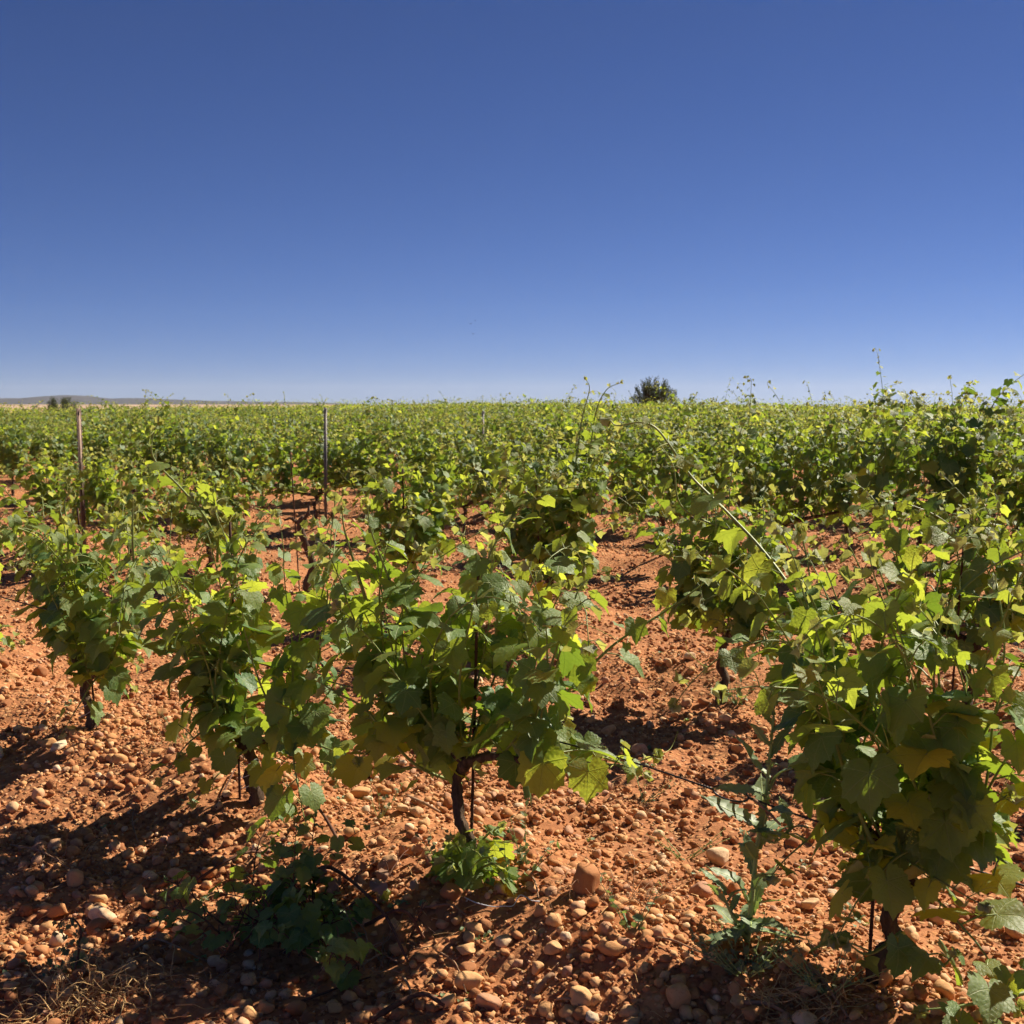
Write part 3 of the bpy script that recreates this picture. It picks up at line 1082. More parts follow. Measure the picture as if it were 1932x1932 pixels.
near_vine(*V4, 'nearest grapevine, large dark leaves and a long arching shoot, lower right corner', ROW1, H=1.16, head=0.30, n_shoots=22, spread=0.70, leaf=0.096, spacing=0.080, lean=(0.09, 0.02), tall=2,
          along=0.18, low=15, clusters=5,
          custom=[([at(1745, 1560, 3.0), at(1800, 1470, 2.95), at(1870, 1360, 2.9), at(1945, 1220, 2.9)], 0.085, 0.1),
                  ([at(1720, 1300, 3.1), at(1760, 1210, 3.05), at(1800, 1130, 3.0), at(1860, 1075, 3.0), at(1950, 1030, 3.0)], 0.10, 0.12),
                  ([at(1650, 1400, 3.1), at(1590, 1260, 3.2), at(1510, 1135, 3.3), at(1440, 1040, 3.4), at(1370, 965, 3.45), at(1305, 900, 3.5), at(1262, 838, 3.5), at(1235, 806, 3.5), at(1205, 797, 3.5), at(1165, 803, 3.5), at(1150, 792, 3.5)], 0.11, 0.22),
                  ([at(1650, 1600, 3.0), at(1600, 1480, 3.0), at(1560, 1330, 3.0), at(1535, 1260, 3.0)], 0.07, 0.1),
                  ([at(1760, 1560, 2.95), at(1840, 1540, 2.85), at(1900, 1500, 2.8)], 0.07, 0.1),
                  ([at(1700, 1760, 2.95), at(1640, 1800, 2.85), at(1600, 1780, 2.8)], 0.05, 0.05),
                  ([at(1700, 1760, 2.95), at(1770, 1820, 2.85), at(1800, 1800, 2.8)], 0.05, 0.05),
                  ([at(1950, 1870, 2.75), at(1880, 1885, 2.72), at(1800, 1900, 2.7), at(1740, 1905, 2.7)], 0.06, 0.0)])
stake(V1[0] + 0.03, V1[1] + 0.05, 1.02, 'thin dark stake in the leftmost front vine', (-0.06, 0))
stake(V2[0] - 0.045, V2[1] + 0.03, 1.08, 'thin dark stake with pale blue tie in second front vine from left', (-0.02, 0))
stake(V3[0] - 0.005, V3[1] + 0.06, 0.98, 'rusty stake poking up behind the centre front vine', (0.03, 0))
stake(V4[0] + 0.0, V4[1] + 0.07, 0.50, 'short dark stake by the trunk of the nearest vine', (0.02, 0))


def tie(x, y, z, r, label, n=3, mat=M_TIE, tail=0.08, wr=0.0013):
    mb = MB()
    pts = []
    for i in range(n * 12):
        a = 2 * math.pi * i / 12
        pts.append((math.cos(a) * r, math.sin(a) * r, i * 0.0035 + 0.012 * math.sin(a + 1)))
    pts += [(r + tail * 0.3, -0.02, n * 0.042 - .02), (r + tail * 0.6, -0.04, n * 0.042 - 0.05), (r + tail, -0.03, n * 0.042 - 0.045)]
    mb.tube(smooth_path(pts, len(pts) * 2), wr, 5)
    o = link('wire_tie', mb.mesh('wire_tie', mat))
    o.location = (x, y, z)
    return props(o, label, 'wire tie', 'ties holding vines to stakes')


tie(V2[0], V2[1], g1(*V2) + 0.06, 0.036, 'white wire tie round the trunk base of second front vine', 3)
tie(V1[0], V1[1], g1(*V1) + 0.05, 0.034, 'pale wire tie round the leftmost front trunk', 2)
tie(V2[0] - 0.045, V2[1] + 0.03, at(433, 1138, V2[1]).z, 0.012, 'pale blue tie knotted high on a stake in left foliage', 2, M_TIE, 0.06)
wt = MB()
wp = [on_ground(*q) for q in ((876, 1700), (900, 1716), (930, 1718), (950, 1722), (968, 1716), (980, 1702), (992, 1700), (1005, 1712), (1018, 1708))]
wt.tube(smooth_path([p + Vector((0, 0, 0.012 + 0.008 * (i % 2))) for i, p in enumerate(wp)], 40), 0.0016, 5)
props(link('loose_wire', wt.mesh('loose_wire', M_TIE)), 'curled white wire on the soil at the foot of centre vine', 'wire')

# the black line strung along the first row, with its loop
wb = MB()
lp = [at(-60, 1110, 5.9), at(240, 1190, 5.4), at(490, 1252, 4.9), at(720, 1312, 4.3), at(900, 1362, 3.95), at(1045, 1397, 3.70), at(1200, 1440, 3.52), at(1345, 1489, 3.36)]
wb.tube(smooth_path(lp, 60), 0.0030, 6)
c0, c1 = at(1345, 1489, 3.36), at(1412, 1505, 3.28)
cen, half = (c0 + c1) / 2, (c1 - c0) / 2
upv = Vector((0.02, -0.05, 1)).normalized() * 0.020
ring = [cen + half * math.cos(a) + upv * math.sin(a) for a in np.linspace(0, 2 * math.pi, 25)]
wb.tube(ring, 0.0030, 6)
lp2 = [c1, at(1482, 1530, 3.22), at(1580, 1562, 3.12), at(1700, 1598, 3.02), at(1850, 1645, 2.92), at(1960, 1680, 2.85), at(2300, 1790, 2.6)]
wb.tube(smooth_path(lp2, 40), 0.0030, 6)
for pa, pb, n in ((c0, lp[-2], 5), (c1, lp2[1], 9)):     # the twists where the ends are wound round
    ax = (pb - pa)
    for i in range(n):
        q = pa + ax * (0.03 + 0.035 * i)
        wb.tube([q, q + ax.normalized() * 0.004], 0.0042, 6)
wire = link('training_line', wb.mesh('training_line', M_WIRE))
props(wire, 'black line with a tied loop strung along the front vines', 'line')
tw = MB()
ta, tb_ = at(1422, 1508, 3.24), at(1472, 1556, 3.16)
tw.tube([ta, ta.lerp(tb_, 0.5) + Vector((0, 0, 0.004)), tb_], [0.005, 0.0042, 0.0032], 6)
tw.tube([ta.lerp(tb_, 0.45), at(1452, 1548, 3.17), at(1464, 1549, 3.17)], [0.0026, 0.002, 0.001], 5)
props(link('dry_twig', tw.mesh('dry_twig', M_TWIG)), 'grey dry tendril stub caught on the black line', 'twig')

# ------------------------------------------------------------------ second row
ROW2 = 'vines of the second row'
near_vine(1.11, 6.40, 'grapevine with thick dark trunk foot, right of centre in second row', ROW2, H=1.22, head=0.36, n_shoots=24, spread=0.65, leaf=0.082, tall=2,
          max_leaves=220, low=8,
          custom=[([at(1400, 1010, 6.3), at(1290, 960, 6.3), at(1270, 880, 6.3), at(1240, 830, 6.3), at(1218, 790, 6.3)], 0.10, 0.2)])
near_vine(0.24, 7.95, 'compact dark grapevine in second row behind the centre front vine', ROW2, H=1.34, head=0.36, n_shoots=26, spread=0.60, leaf=0.082, max_leaves=200, low=8, tall=2,
          custom=[([at(1060, 1000, 7.9), at(1085, 880, 8), at(1098, 790, 8), at(1112, 735, 8), at(1104, 713, 8)], 0.075, 0.2),
                  ([at(1075, 980, 7.9), at(1110, 860, 8), at(1125, 775, 8), at(1145, 735, 8), at(1172, 722, 8)], 0.075, 0.2)])
near_vine(-0.74, 8.85, 'low pale grapevine in second row left of the compact dark one', ROW2, H=1.16, head=0.34, n_shoots=22, spread=1.0, leaf=0.080, max_leaves=170, low=8, tall=1)
near_vine(2.15, 5.72, 'grapevine half hidden at the right edge behind the nearest vine', ROW2, H=1.25, head=0.40, n_shoots=20, spread=0.7, leaf=0.08, max_leaves=130, low=10, tall=2)
near_vine(-2.65, 10.75, 'grapevine in second row just left of the bare trunk', ROW2, H=1.14, head=0.33, n_shoots=24, spread=1.1, leaf=0.080, max_leaves=150, low=8, along=0.35)
near_vine(-3.62, 11.6, 'grapevine in second row beside the rusty notched post', ROW2, H=1.16, head=0.33, n_shoots=24, spread=1.1, leaf=0.080, max_leaves=130, low=8, along=0.35, tall=1)
near_vine(-4.6, 12.5, 'grapevine in second row at the left edge of the photo', ROW2, H=1.18, head=0.33, n_shoots=24, spread=1.1, leaf=0.080, max_leaves=110, low=8, along=0.35)
# the leafless one
bx, by = -1.66, 9.75
broot = empty('bare_vine', (bx, by, g1(bx, by)))
props(broot, 'nearly leafless old vine trunk tied to a tall thin stake', 'grapevine')
bpts = [(0.02, 0, -0.05), (0.03, 0, 0.08), (0.075, 0, 0.2), (0.055, 0.01, 0.30), (0.01, 0, 0.42), (-0.02, 0.01, 0.55), (0.02, 0, 0.60)]
bm_ = MB()
bm_.tube(smooth_path(bpts, 24), list(np.linspace(0.033, 0.026, 25)), 9, rough=0.18)
bm_.tube([(-0.02, 0.01, 0.55), (-0.10, 0.02, 0.60), (-0.15, 0.02, 0.58)], [0.016, 0.012, 0.007], 6, rough=0.15)
bm_.tube([(0.0, 0.01, 0.56), (0.05, -0.02, 0.64), (0.06, -0.02, 0.70)], [0.018, 0.013, 0.008], 6, rough=0.15)
link('trunk', bm_.mesh('trunk', M_BARK), broot)
tie(bx + 0.05, by, g1(bx, by) + 0.28, 0.040, 'pale tie round the bare leaning trunk', 2)
stake(bx - 0.03, by + 0.02, 1.12, 'tall thin stake standing over the bare trunk', (-0.06, 0))
stake(-0.76, 8.80, 0.98, 'thin rusty stake in the low pale second row vine', (-0.02, 0))
stake(0.20, 7.9, 1.0, 'dark stake in the compact second row vine', (-0.05, 0))
stake(2.05, 5.7, 1.0, 'dark stake at the right edge among second row leaves', (0.05, 0))

# ------------------------------------------------------------------ vine copies for the rows behind
def vine_variant(k, H, spread, tall, n_sh, leaf, spacing, lod, head=0.5):
    random.seed(500 + k)
    tr, tr_r, arms, shoots = grow(H, head, n_sh, spread, leaf, spacing, along=0.36, tall=tall, low=8)
    tm = trunk_mesh(tr, tr_r, arms, 7)
    fb = MB()
    for sh in shoots:
        fb.tube(sh.path[::2] + [sh.path[-1]], sh.rad[::2] + [sh.rad[-1]], 4, mi=3, cap=False)
        for jn, fm, size, young in sh.leaves:
            if young == 1 and random.random() < 0.6:
                young = 0  # most leaves swapped to the dark material, painting in the bushes' shaded sides
            V, T, U = random.choice((YOUNG1 if young == 2 else LEAF1) if lod == 1 else LEAF2)
            A = np.array(fm) * size * (1.05 if lod == 1 else 1.2)
            fb.add(V @ A.T + np.array(jn), T, U, random.random(), young)
    fm_ = fb.mesh('foliage', [M_OLD_OR_SHADED, M_LEAF, M_YOUNG, M_CANE])
    return tm, fm_


random.seed(99)
LOW_VAR = [vine_variant(k, 1.20, 0.66, 3, 28, 0.078, 0.066, 1, 0.33) for k in range(4)]
TALL_VAR = [vine_variant(10 + k, 1.38, 0.60, 6, 30, 0.078, 0.070, 1, 0.40) for k in range(6)]
FAR_VAR = [vine_variant(20 + k, 1.36, 0.66, 6, 25, 0.085, 0.082, 2, 0.42) for k in range(6)]
random.seed(321)
for x, y, lab in ((1.98, 2.15, 'grapevine of the first row just outside the right edge'), (3.12, 4.85, 'grapevine of the second row just outside the right edge')):
    tm, fm_ = random.choice(LOW_VAR)
    root = empty('grape_vine', (x, y, g1(x, y)))
    props(root, lab, 'grapevine', 'vines just outside the picture')
    link('trunk', tm, root)
    link('foliage', fm_, root)
ORD = ['zeroth', 'first', 'second', 'third', 'fourth', 'fifth', 'sixth', 'seventh', 'eighth', 'ninth', 'tenth', 'eleventh', 'twelfth', 'thirteenth', 'fourteenth',
       'fifteenth', 'sixteenth', 'seventeenth', 'eighteenth', 'nineteenth', 'twentieth', 'twenty-first', 'twenty-second', 'twenty-third', 'twenty-fourth', 'twenty-fifth',
       'twenty-sixth', 'twenty-seventh', 'twenty-eighth', 'twenty-ninth', 'thirtieth']
POST_AT = [(-2.33, 15.35), (-0.49, 20.9), (-4.05, 11.9)]
count = 0
far_spots = []
for ri, yi in enumerate(ROW_Y):
    if ri < 2:
        continue
    step = 1.34 / 1.366
    ks = np.arange(-400, 400)
    xs = 0.72 + (ri % 3) * 0.33 - ks * step
    row = []
    for x in xs:
        y = yi - ROW_K * x
        if y < 6 or y > 165:
            continue
        if abs(x) > 0.445 * y + 0.8:
            continue
        row.append((x, y))
    row.sort(key=lambda p: -p[0] / p[1])
    shown = 0
    for x, y in row:
        x += random.uniform(-.10, .10); y += random.uniform(-.10, .10)
        if random.random() < 0.04 and y > 20:
            continue
        px = 966 + x / y * 2332
        inview = -20 < px < 1952
        d = math.hypot(x, y)
        if count >= 300 or d > 62:
            far_spots.append((x, y))
            continue
        # heights: the rows near on the left are low, those on the right and farther back are tall
        tallness = min(1.0, max(0.0, (y - 14) / 12)) if x < 0.5 else min(1.0, max(0.0, 0.45 + x * 0.25 + (y - 12) / 12))
        near_ok = y < 40
        if tallness < 0.5:
            var, s = LOW_VAR, 0.98 + 0.22 * tallness
        else:
            var, s = (TALL_VAR if near_ok else FAR_VAR), 0.84 + 0.16 * tallness
        s *= random.uniform(0.94, 1.06) * (1 - 0.07 * min(1.0, max(0.0, (-x - 2) / 8)) * min(1.0, max(0.0, (y - 18) / 8)))
        tm, fm_ = random.choice(var)
        root = empty('grape_vine', (x, y, g1(x, y)))
        root.rotation_euler = (0, 0, random.choice((0, math.pi)) + random.uniform(-.5, .5))
        root.scale = (s * random.uniform(0.90, 1.10), s * random.uniform(0.90, 1.10), s * random.uniform(0.97, 1.14))
        link('trunk', tm, root)
        link('foliage', fm_, root)
        if inview:
            shown += 1
        if ri <= 5 and inview and shown <= 30:
            lab = f'grapevine in the {ORD[ri + 1]} row back, {ORD[min(shown, 30)]} counted from the right edge'
            grp = f'vines of the {ORD[ri + 1]} row'
        elif inview:
            lab = 'leafy grapevine in the dense back rows under the horizon'
            grp = 'vines of the dense back rows'
        else:
            lab = f'grapevine of the {ORD[min(ri + 1, 30)]} row standing just outside the picture'
            grp = 'vines just outside the picture'
        props(root, lab, 'grapevine', grp)
        count += 1
        if ri == 2 and abs(x) < 6 and random.random() < 0.45 and inview:
            stake(x + 0.04, y, random.uniform(0.95, 1.1), f'dark stake in the {ORD[shown]} third row vine from the right edge', (random.uniform(-.05, .05), 0))

# beyond the three hundred nearest: the rest of the field as one mass
rs = np.random.default_rng(77)
P0 = np.array(far_spots)
NL = 85
n = len(P0)
hgt = rs.normal(1.36, 0.06, n) - 0.08 * np.clip(-P0[:, 0] / 12, 0, 1)
zz = gh(P0[:, 0], P0[:, 1])
lx = rs.normal(0, 0.33, (n, NL)); ly = rs.normal(0, 0.28, (n, NL))
lz = 0.45 + (hgt[:, None] - 0.45) * rs.random((n, NL)) ** 0.75
sp = rs.random((n, NL)) < 0.10
lz = np.where(sp, hgt[:, None] + rs.random((n, NL)) ** 1.6 * 0.38, lz)
C = np.stack([P0[:, 0, None] + lx, P0[:, 1, None] + ly, zz[:, None] + lz], 2).reshape(-1, 3)
size = np.where(sp, 0.05, rs.uniform(0.07, 0.12, (n, NL))).ravel()
V = np.array([(0, -0.35, 0), (0.62, 0.15, 0.15), (0, 0.95, -0.05), (-0.62, 0.15, 0.12)])
T, U = np.array([(0, 1, 2), (0, 2, 3)]), V[:, :2]
Rm = rot_mats(len(C), rs, 1.2)
P = np.einsum('nij,vj->nvi', Rm, V) * size[:, None, None] + C[:, None, :]
nv = len(V)
TT = (T[None] + (np.arange(len(C)) * nv)[:, None, None]).reshape(-1, 3)
old = (lz < hgt[:, None] * 0.86).ravel() & (rs.random(len(C)) < 0.9)  # leaves below the tops coloured darker, imitating shade on the row sides
fv = link('far_vines', tri_mesh('far_vines', P.reshape(-1, 3), TT, [M_LEAF, M_OLD_OR_SHADED], np.tile(U, (len(C), 1)), np.repeat(rs.random(len(C)), nv), np.repeat(old.astype(int), len(T))))  # old marks the leaves darkened to imitate shade, not aged ones
props(fv, 'far vine rows merging into one green band on the crest', 'vines', None, 'stuff')


# ------------------------------------------------------------------ trellis posts
def post(x, y, top_px, label, mat, w=0.036, rz=0.3):
    z = g1(x, y)
    h = at(966, top_px, y).z - z
    mb = MB()
    t = 0.003
    mb.box((0, 0, h / 2 - 0.15), (w, t, h + 0.3))
    for sx_ in (-1, 1):
        mb.box((sx_ * (w / 2 - t / 2), -w * 0.35 - t / 2 - 0.0005, h / 2 - 0.15), (t, w * 0.7, h + 0.296))
    o = link('metal_post', mb.mesh('metal_post', mat, False))
    hk = MB()
    k = 0
    while 0.25 + k * 0.055 < h - 0.02:                 # wire hooks punched out of both edges
        for sx_ in (-1, 1):
            hk.box((sx_ * (w / 2 + 0.0045), -w * 0.45, 0.25 + k * 0.055), (0.006, 0.010, 0.022))
        k += 1
    link('hooks', hk.mesh('hooks', M_METAL, False), o)['kind'] = 'stuff'
    o.location = (x, y, z)
    o.rotation_euler = (random.uniform(-.01, .01), random.uniform(-.012, .012), rz)
    return props(o, label, 'post', 'metal trellis posts')


post(-4.11, 11.8, 770, 'rusty notched metal post, leftmost of the tall posts', M_METALR, 0.037, 0.5)
post(-2.30, 15.2, 769, 'grey metal post second from left, rising to the horizon', M_METAL, 0.036, 0.1)
post(-0.51, 21.4, 775, 'grey metal post near the middle with its foot bare', M_METAL, 0.036, 0.1)
post(4.85, 19.0, 777, 'grey metal post top among tall vines on the right', M_METAL, 0.036, 0.1)
post(-12.6, 38.0, 779, 'small distant metal post just right of the rusty one', M_METAL, 0.05, 0.1)


# ------------------------------------------------------------------ trees on the skyline
def tree(x, y, width, top_z, label, spiky, seed, n_br, base_z=None):
    rs_ = random.Random(seed)
    z0 = g1(x, y)
    root = empty('tree', (x, y, z0))
    props(root, label, 'tree')
    tb_ = MB()
    tb_.tube([(0, 0, -0.2), (0.05, 0, 0.4), (0.0, 0.05, 0.9)], [0.16, 0.13, 0.12], 8, rough=0.1)
    cb = MB()
    V, T, U = LEAF2[2]
    hgt_ = top_z - z0
    for i in range(n_br):
        a = rs_.uniform(0, 6.283)
        q_ = math.sqrt(rs_.random())
        rr_ = width * 0.44 * q_
        tip = Vector((math.cos(a) * rr_, math.sin(a) * rr_, 0.7 + (hgt_ - 0.9) * (0.28 + 0.66 * math.sqrt(max(0, 1 - q_ * q_))) * rs_.uniform(0.75, 1.05)))
        st = Vector((0, 0, rs_.uniform(0.5, 0.95)))
        midp = st.lerp(tip, 0.5) + Vector((math.cos(a), math.sin(a), 0)) * width * 0.05
        path = smooth_path([st, midp, tip], 8)
        tb_.tube(path[:7], list(np.linspace(0.05, 0.015, 7)), 5)
        for k in range(11 if spiky else 8):
            f = rs_.uniform(0.35, 1.0)
            q = path[min(8, int(f * 8))]
            d = (Vector((rs_.uniform(-.6, .6), rs_.uniform(-.6, .6), 0.8 if spiky else rs_.uniform(-.3, 1))) + (tip - st).normalized() * 0.6).normalized()
            ln = width * (rs_.uniform(0.06, 0.19) if spiky else 0.05)
            tb_.tube([q, q + d * ln], [0.012, 0.004], 3, cap=False)
            for m in range(18 if spiky else 60):
                g = rs_.random()
                p = q + d * ln * g + Vector((rs_.gauss(0, 1), rs_.gauss(0, 1), rs_.gauss(0, 1))) * width * ((0.018 * (1.1 - g)) if spiky else 0.03)
                s = width * rs_.uniform(0.009, 0.017)
                fm = frame(d + Vector((rs_.uniform(-1, 1), rs_.uniform(-1, 1), rs_.uniform(-1, 1))) * 0.9, Vector((rs_.uniform(-1, 1), rs_.uniform(-1, 1), rs_.uniform(-.3, 1))))
                A = np.array(fm) * s
                A[:, 0] *= 0.6
                cb.add(V @ A.T + np.array(p), T, U, rs_.random())
    link('trunk', tb_.mesh('trunk', M_BARK), root)
    link('crown', cb.mesh('crown', M_TREE), root)
    return root


def skyline(px, depth, w_px, top_px, *a):
    p = at(px, 766, depth)
    tree(p.x, depth, w_px / 2332 * depth, at(px, top_px, depth).z, *a)


skyline(1233, 105, 104, 707, 'lone spiky dark tree standing on the skyline', True, 3, 64)
skyline(118, 150, 74, 734, 'rounded dark tree on the left skyline, larger of two', False, 4, 30)
skyline(78, 149, 30, 744, 'small dark tree left of the rounded one on the skyline', False, 5, 12)

# birds
bmesh_ = MB()
bmesh_.tube([(0, -0.16, 0), (0, -0.08, 0), (0, 0.03, 0), (0, 0.12, 0.01), (0, 0.17, 0.01)], [0.01, 0.045, 0.05, 0.03, 0.008], 7)
for sgn in (-1, 1):
    Vw = [(0, 0.06, 0.01), (0, -0.05, 0.01), (sgn * 0.18, 0.08, 0.07), (sgn * 0.17, -0.06, 0.06), (sgn * 0.38, -0.03, 0.03), (0, 0.06, 0.025), (0, -0.05, 0.02), (sgn * 0.18, 0.08, 0.08), (sgn * 0.17, -0.06, 0.07)]
    Tw = [(0, 1, 3), (0, 3, 2), (2, 3, 4), (5, 8, 6), (5, 7, 8), (7, 4, 8), (0, 2, 7), (0, 7, 5), (2, 4, 7), (1, 6, 8), (1, 8, 3), (3, 8, 4)]
    bmesh_.add(Vw, Tw)
bmesh_.add([(0.03, -0.14, 0), (-0.03, -0.14, 0), (0.06, -0.27, 0), (-0.06, -0.27, 0), (0, -0.2, 0.015)], [(0, 1, 4), (0, 4, 2), (1, 3, 4), (2, 4, 3), (0, 3, 1), (0, 2, 3)])
bird_m = bmesh_.mesh('bird', M_BIRD)
for px, py, rz, rx, lab in ((888, 610.5, 0.6, 0.5, 'tiny dark bird in flight, left one of the upper pair'), (897, 605, 1.2, 0.2, 'tiny dark bird in flight, highest of the three'),
                            (893, 630, -0.4, 0.3, 'tiny dark bird in flight, lowest of the three')):
    o = link('bird', bird_m)
    o.location = at(px, py, 240)
    o.rotation_euler = (rx, 0.2, rz)
    props(o, lab, 'bird', 'birds high over the vineyard')


# ------------------------------------------------------------------ weeds, canes and litter on the ground
def blade_geo(seed, w=0.17, teeth=True, n=9, lobes=0.0):
    """long leaf with a toothed or lobed edge and raised midrib; one unit long along +Y"""
    rs_ = random.Random(seed)
    V, U, T = [], [], []
    bend, tw, wav = rs_.uniform(0.15, 0.6), rs_.uniform(-.4, .4), rs_.uniform(0, 6)
    for i in range(2 * n + 1):
        t = i / (2 * n)
        hw = w * math.sin(math.pi * min(1, t * 0.94 + 0.10)) ** 0.7 * (0.75 + 0.4 * t)
        if t > 0.97: hw *= 0.15
        j = 1.0
        if teeth:
            j = 1.22 if i % 2 else 0.80
        if lobes:
            j *= 1 - lobes * (0.5 + 0.5 * math.cos(i * math.pi * 0.5))
        z = -bend * t * t + 0.05 * math.sin(t * 7 + wav)
        for sx_ in (-1, 0, 1):
            x = sx_ * hw * j * rs_.uniform(0.9, 1.1)
            back = -0.05 * (1 if (sx_ and i % 2) else 0)
            V.append((x * math.cos(tw * t), t + back, z + abs(x) * 0.35 + x * math.sin(tw * t)))
            U.append((sx_ * 0.2, t))
    for i in range(2 * n):
        a = i * 3
        T += [(a, a + 1, a + 4), (a, a + 4, a + 3), (a + 1, a + 2, a + 5), (a + 1, a + 5, a + 4)]
    return np.array(V), np.array(T), np.array(U)


BLADE = []
for k in range(6):
    V, T, U = blade_geo(k, 0.15 + 0.02 * (k % 3), True, 8, 0.25 if k % 2 else 0.0)
    mb = MB()
    mb.add(V, T, U, 0.0, 0)
    mid_pts = [Vector(V[i * 3 + 1]) + Vector((0, 0, -0.004)) for i in range(0, 17, 2)]
    mb.tube(mid_pts, list(np.linspace(0.020, 0.006, len(mid_pts))), 5, 1)
    BLADE.append(mb.mesh('leaf', [M_WEED, M_MIDRIB]))


def prickly_weed(x, y):
    z = g1(x, y)
    root = empty('prickly_weed', (x, y, z))
    props(root, 'tall prickly weed with toothed leaves standing left of the nearest vine', 'weed')
    base = Vector((x, y, z))
    top = [Vector((0, 0, -0.02)), at(1418, 1700, y) - base, at(1428, 1600, y) - base, at(1444, 1510, y + 0.02) - base, at(1452, 1430, y + 0.03) - base, at(1460, 1350, y + 0.05) - base]
    main = smooth_path(top, 20)
    mb = MB()
    mb.tube(main, list(np.linspace(0.008, 0.0035, 21)), 7)
    side = smooth_path([Vector((0, 0, 0.02)), at(1378, 1720, y - 0.05) - base, at(1365, 1690, y - .05) - base], 6)
    side2 = smooth_path([main[9], at(1462, 1590, y) - base, at(1492, 1560, y) - base], 6)
    mb.tube(side, list(np.linspace(0.006, 0.003, 7)), 6)
    mb.tube(side2, list(np.linspace(0.005, 0.002, 7)), 6)
    link('stem', mb.mesh('stem', M_MIDRIB), root)

    def lf(p, d, size, up=0.6):
        nrm = Vector((0, 0, 1)) + rv(0.5) - Vector((d.x, d.y, 0)) * up
        link('leaf', random.choice(BLADE), root, Matrix.Translation(p) @ (frame(d, nrm) * size).to_4x4())
    for i in range(9):                                          # basal rosette
        a = i * 0.72 + random.uniform(-.2, .2)
        lf(Vector((0, 0, 0.03 + random.uniform(0, .05))), Vector((math.cos(a), math.sin(a), random.uniform(0.2, 0.7))), random.uniform(0.13, 0.19), 0.2)
    for i in range(2, 20):
        a = i * 2.4 + random.uniform(-.3, .3)
        d = Vector((math.cos(a) * 0.8, math.sin(a) * 0.8, random.uniform(0.7, 1.5)))
        lf(main[i], d, (0.155 if i < 15 else 0.11) * random.uniform(0.75, 1.1))
    for pth in (side, side2):
        for i in range(2, 7):
            a = i * 2.4
            lf(pth[i], Vector((math.cos(a) * .8, math.sin(a) * .8, random.uniform(0.5, 1.3))), random.uniform(0.07, 0.11))
    lf(main[20], Vector((0.1, 0, 1)), 0.10); lf(main[20], Vector((-0.3, 0.2, 1)), 0.09)


pw = on_ground(1408, 1790)
prickly_weed(pw.x, pw.y)


def small_weed(px, py, h, label, n_st=4, leaf=0.022, mat=M_GREY, spread=0.5, per=9, name='weed', width=0.35, cat='weed'):
    p = on_ground(px, py)
    root = empty(name, p)
    props(root, label, cat)
    sb, lb = MB(), MB()
    V, T, U = blade_geo(3, width, False, 3)
    for k in range(n_st):
        a = random.uniform(0, 6.28)
        sh = free_shoot(Vector((random.uniform(-.01, .01), random.uniform(-.01, .01), -0.01)), Vector((math.cos(a) * spread, math.sin(a) * spread, 1)), h * random.uniform(0.6, 1.1), 0.05, 0.05, 0.12, 0.0018)
        sb.tube(sh.path, sh.rad, 4)
        for i in range(per):
            f = (i + 1) / per
            q = sh.path[min(len(sh.path) - 1, int(f * (len(sh.path) - 1)))]
            d = rv(1) + Vector((0, 0, 0.6))
            A = np.array(frame(d, rv(1) + Vector((0, 0, 1)))) * leaf * random.uniform(0.6, 1.2) * (1.2 - 0.5 * f)
            lb.add(V @ A.T + np.array(q), T, U, random.random())
    link('stem', sb.mesh('stem', mat if mat is not M_GREY else M_MIDRIB), root)
    f = link('foliage', lb.mesh('foliage', mat), root)
    return root


for a in [(992, 1640, 0.20, 'upright grey green weed right of the centre vine trunk', 4, 0.026, M_GREY, 0.25, 12),
          (715, 1548, 0.06, 'small low weed left of the centre trunk', 5, 0.022, M_GREY, 0.8, 6),
          (1405, 1838, 0.09, 'dense grey green herb clump at the foot of the prickly weed', 26, 0.020, M_GREY, 1.5, 10),
          (1190, 1800 - 35, 0.07, 'small wilting weed right of the largest upright stone', 4, 0.030, M_WEED, 0.5, 5),
          (575, 1520, 0.07, 'low weed tuft behind the leafy heap of canes', 6, 0.020, M_GREY, 0.9, 7),
          (630, 1487, 0.05, 'tiny weed beside the long tan stone', 5, 0.018, M_GREY, 0.9, 6),
          (1390, 1330, 0.09, 'green weed tuft at the foot of the dark second row trunk', 12, 0.022, M_WEED, 0.9, 7),
          (1215, 1515, 0.05, 'tiny weed on open soil left of the black loop', 5, 0.018, M_GREY, 0.8, 6),
          (1560, 1870, 0.06, 'low grey herb in front of the nearest trunk', 16, 0.016, M_GREY, 1.6, 8),
          (840, 1640, 0.10, 'pale weed left of the centre trunk foot', 7, 0.026, M_GREY, 0.7, 8),
          (400, 1395, 0.10, 'sparse weed between left front vines', 10, 0.018, M_GREY, 0.9, 7),
          (350, 1398, 0.07, 'low green weed just left of the sparse one', 8, 0.018, M_WEED, 0.9, 6),
          (1290, 1620, 0.03, 'flat weed patch left of the prickly weed', 7, 0.014, M_GREY, 1.6, 6),
          (1090, 1470, 0.05, 'small green sprig under the centre vine right arm', 5, 0.018, M_WEED, 0.8, 6),
          (975, 1665, 0.10, 'drooping green weed behind the curled white wire', 6, 0.034, M_WEED, 0.9, 6),
          (470, 1432, 0.08, 'grass green tuft beside the second front trunk', 7, 0.022, M_WEED, 0.7, 6)]:
    small_weed(*a)

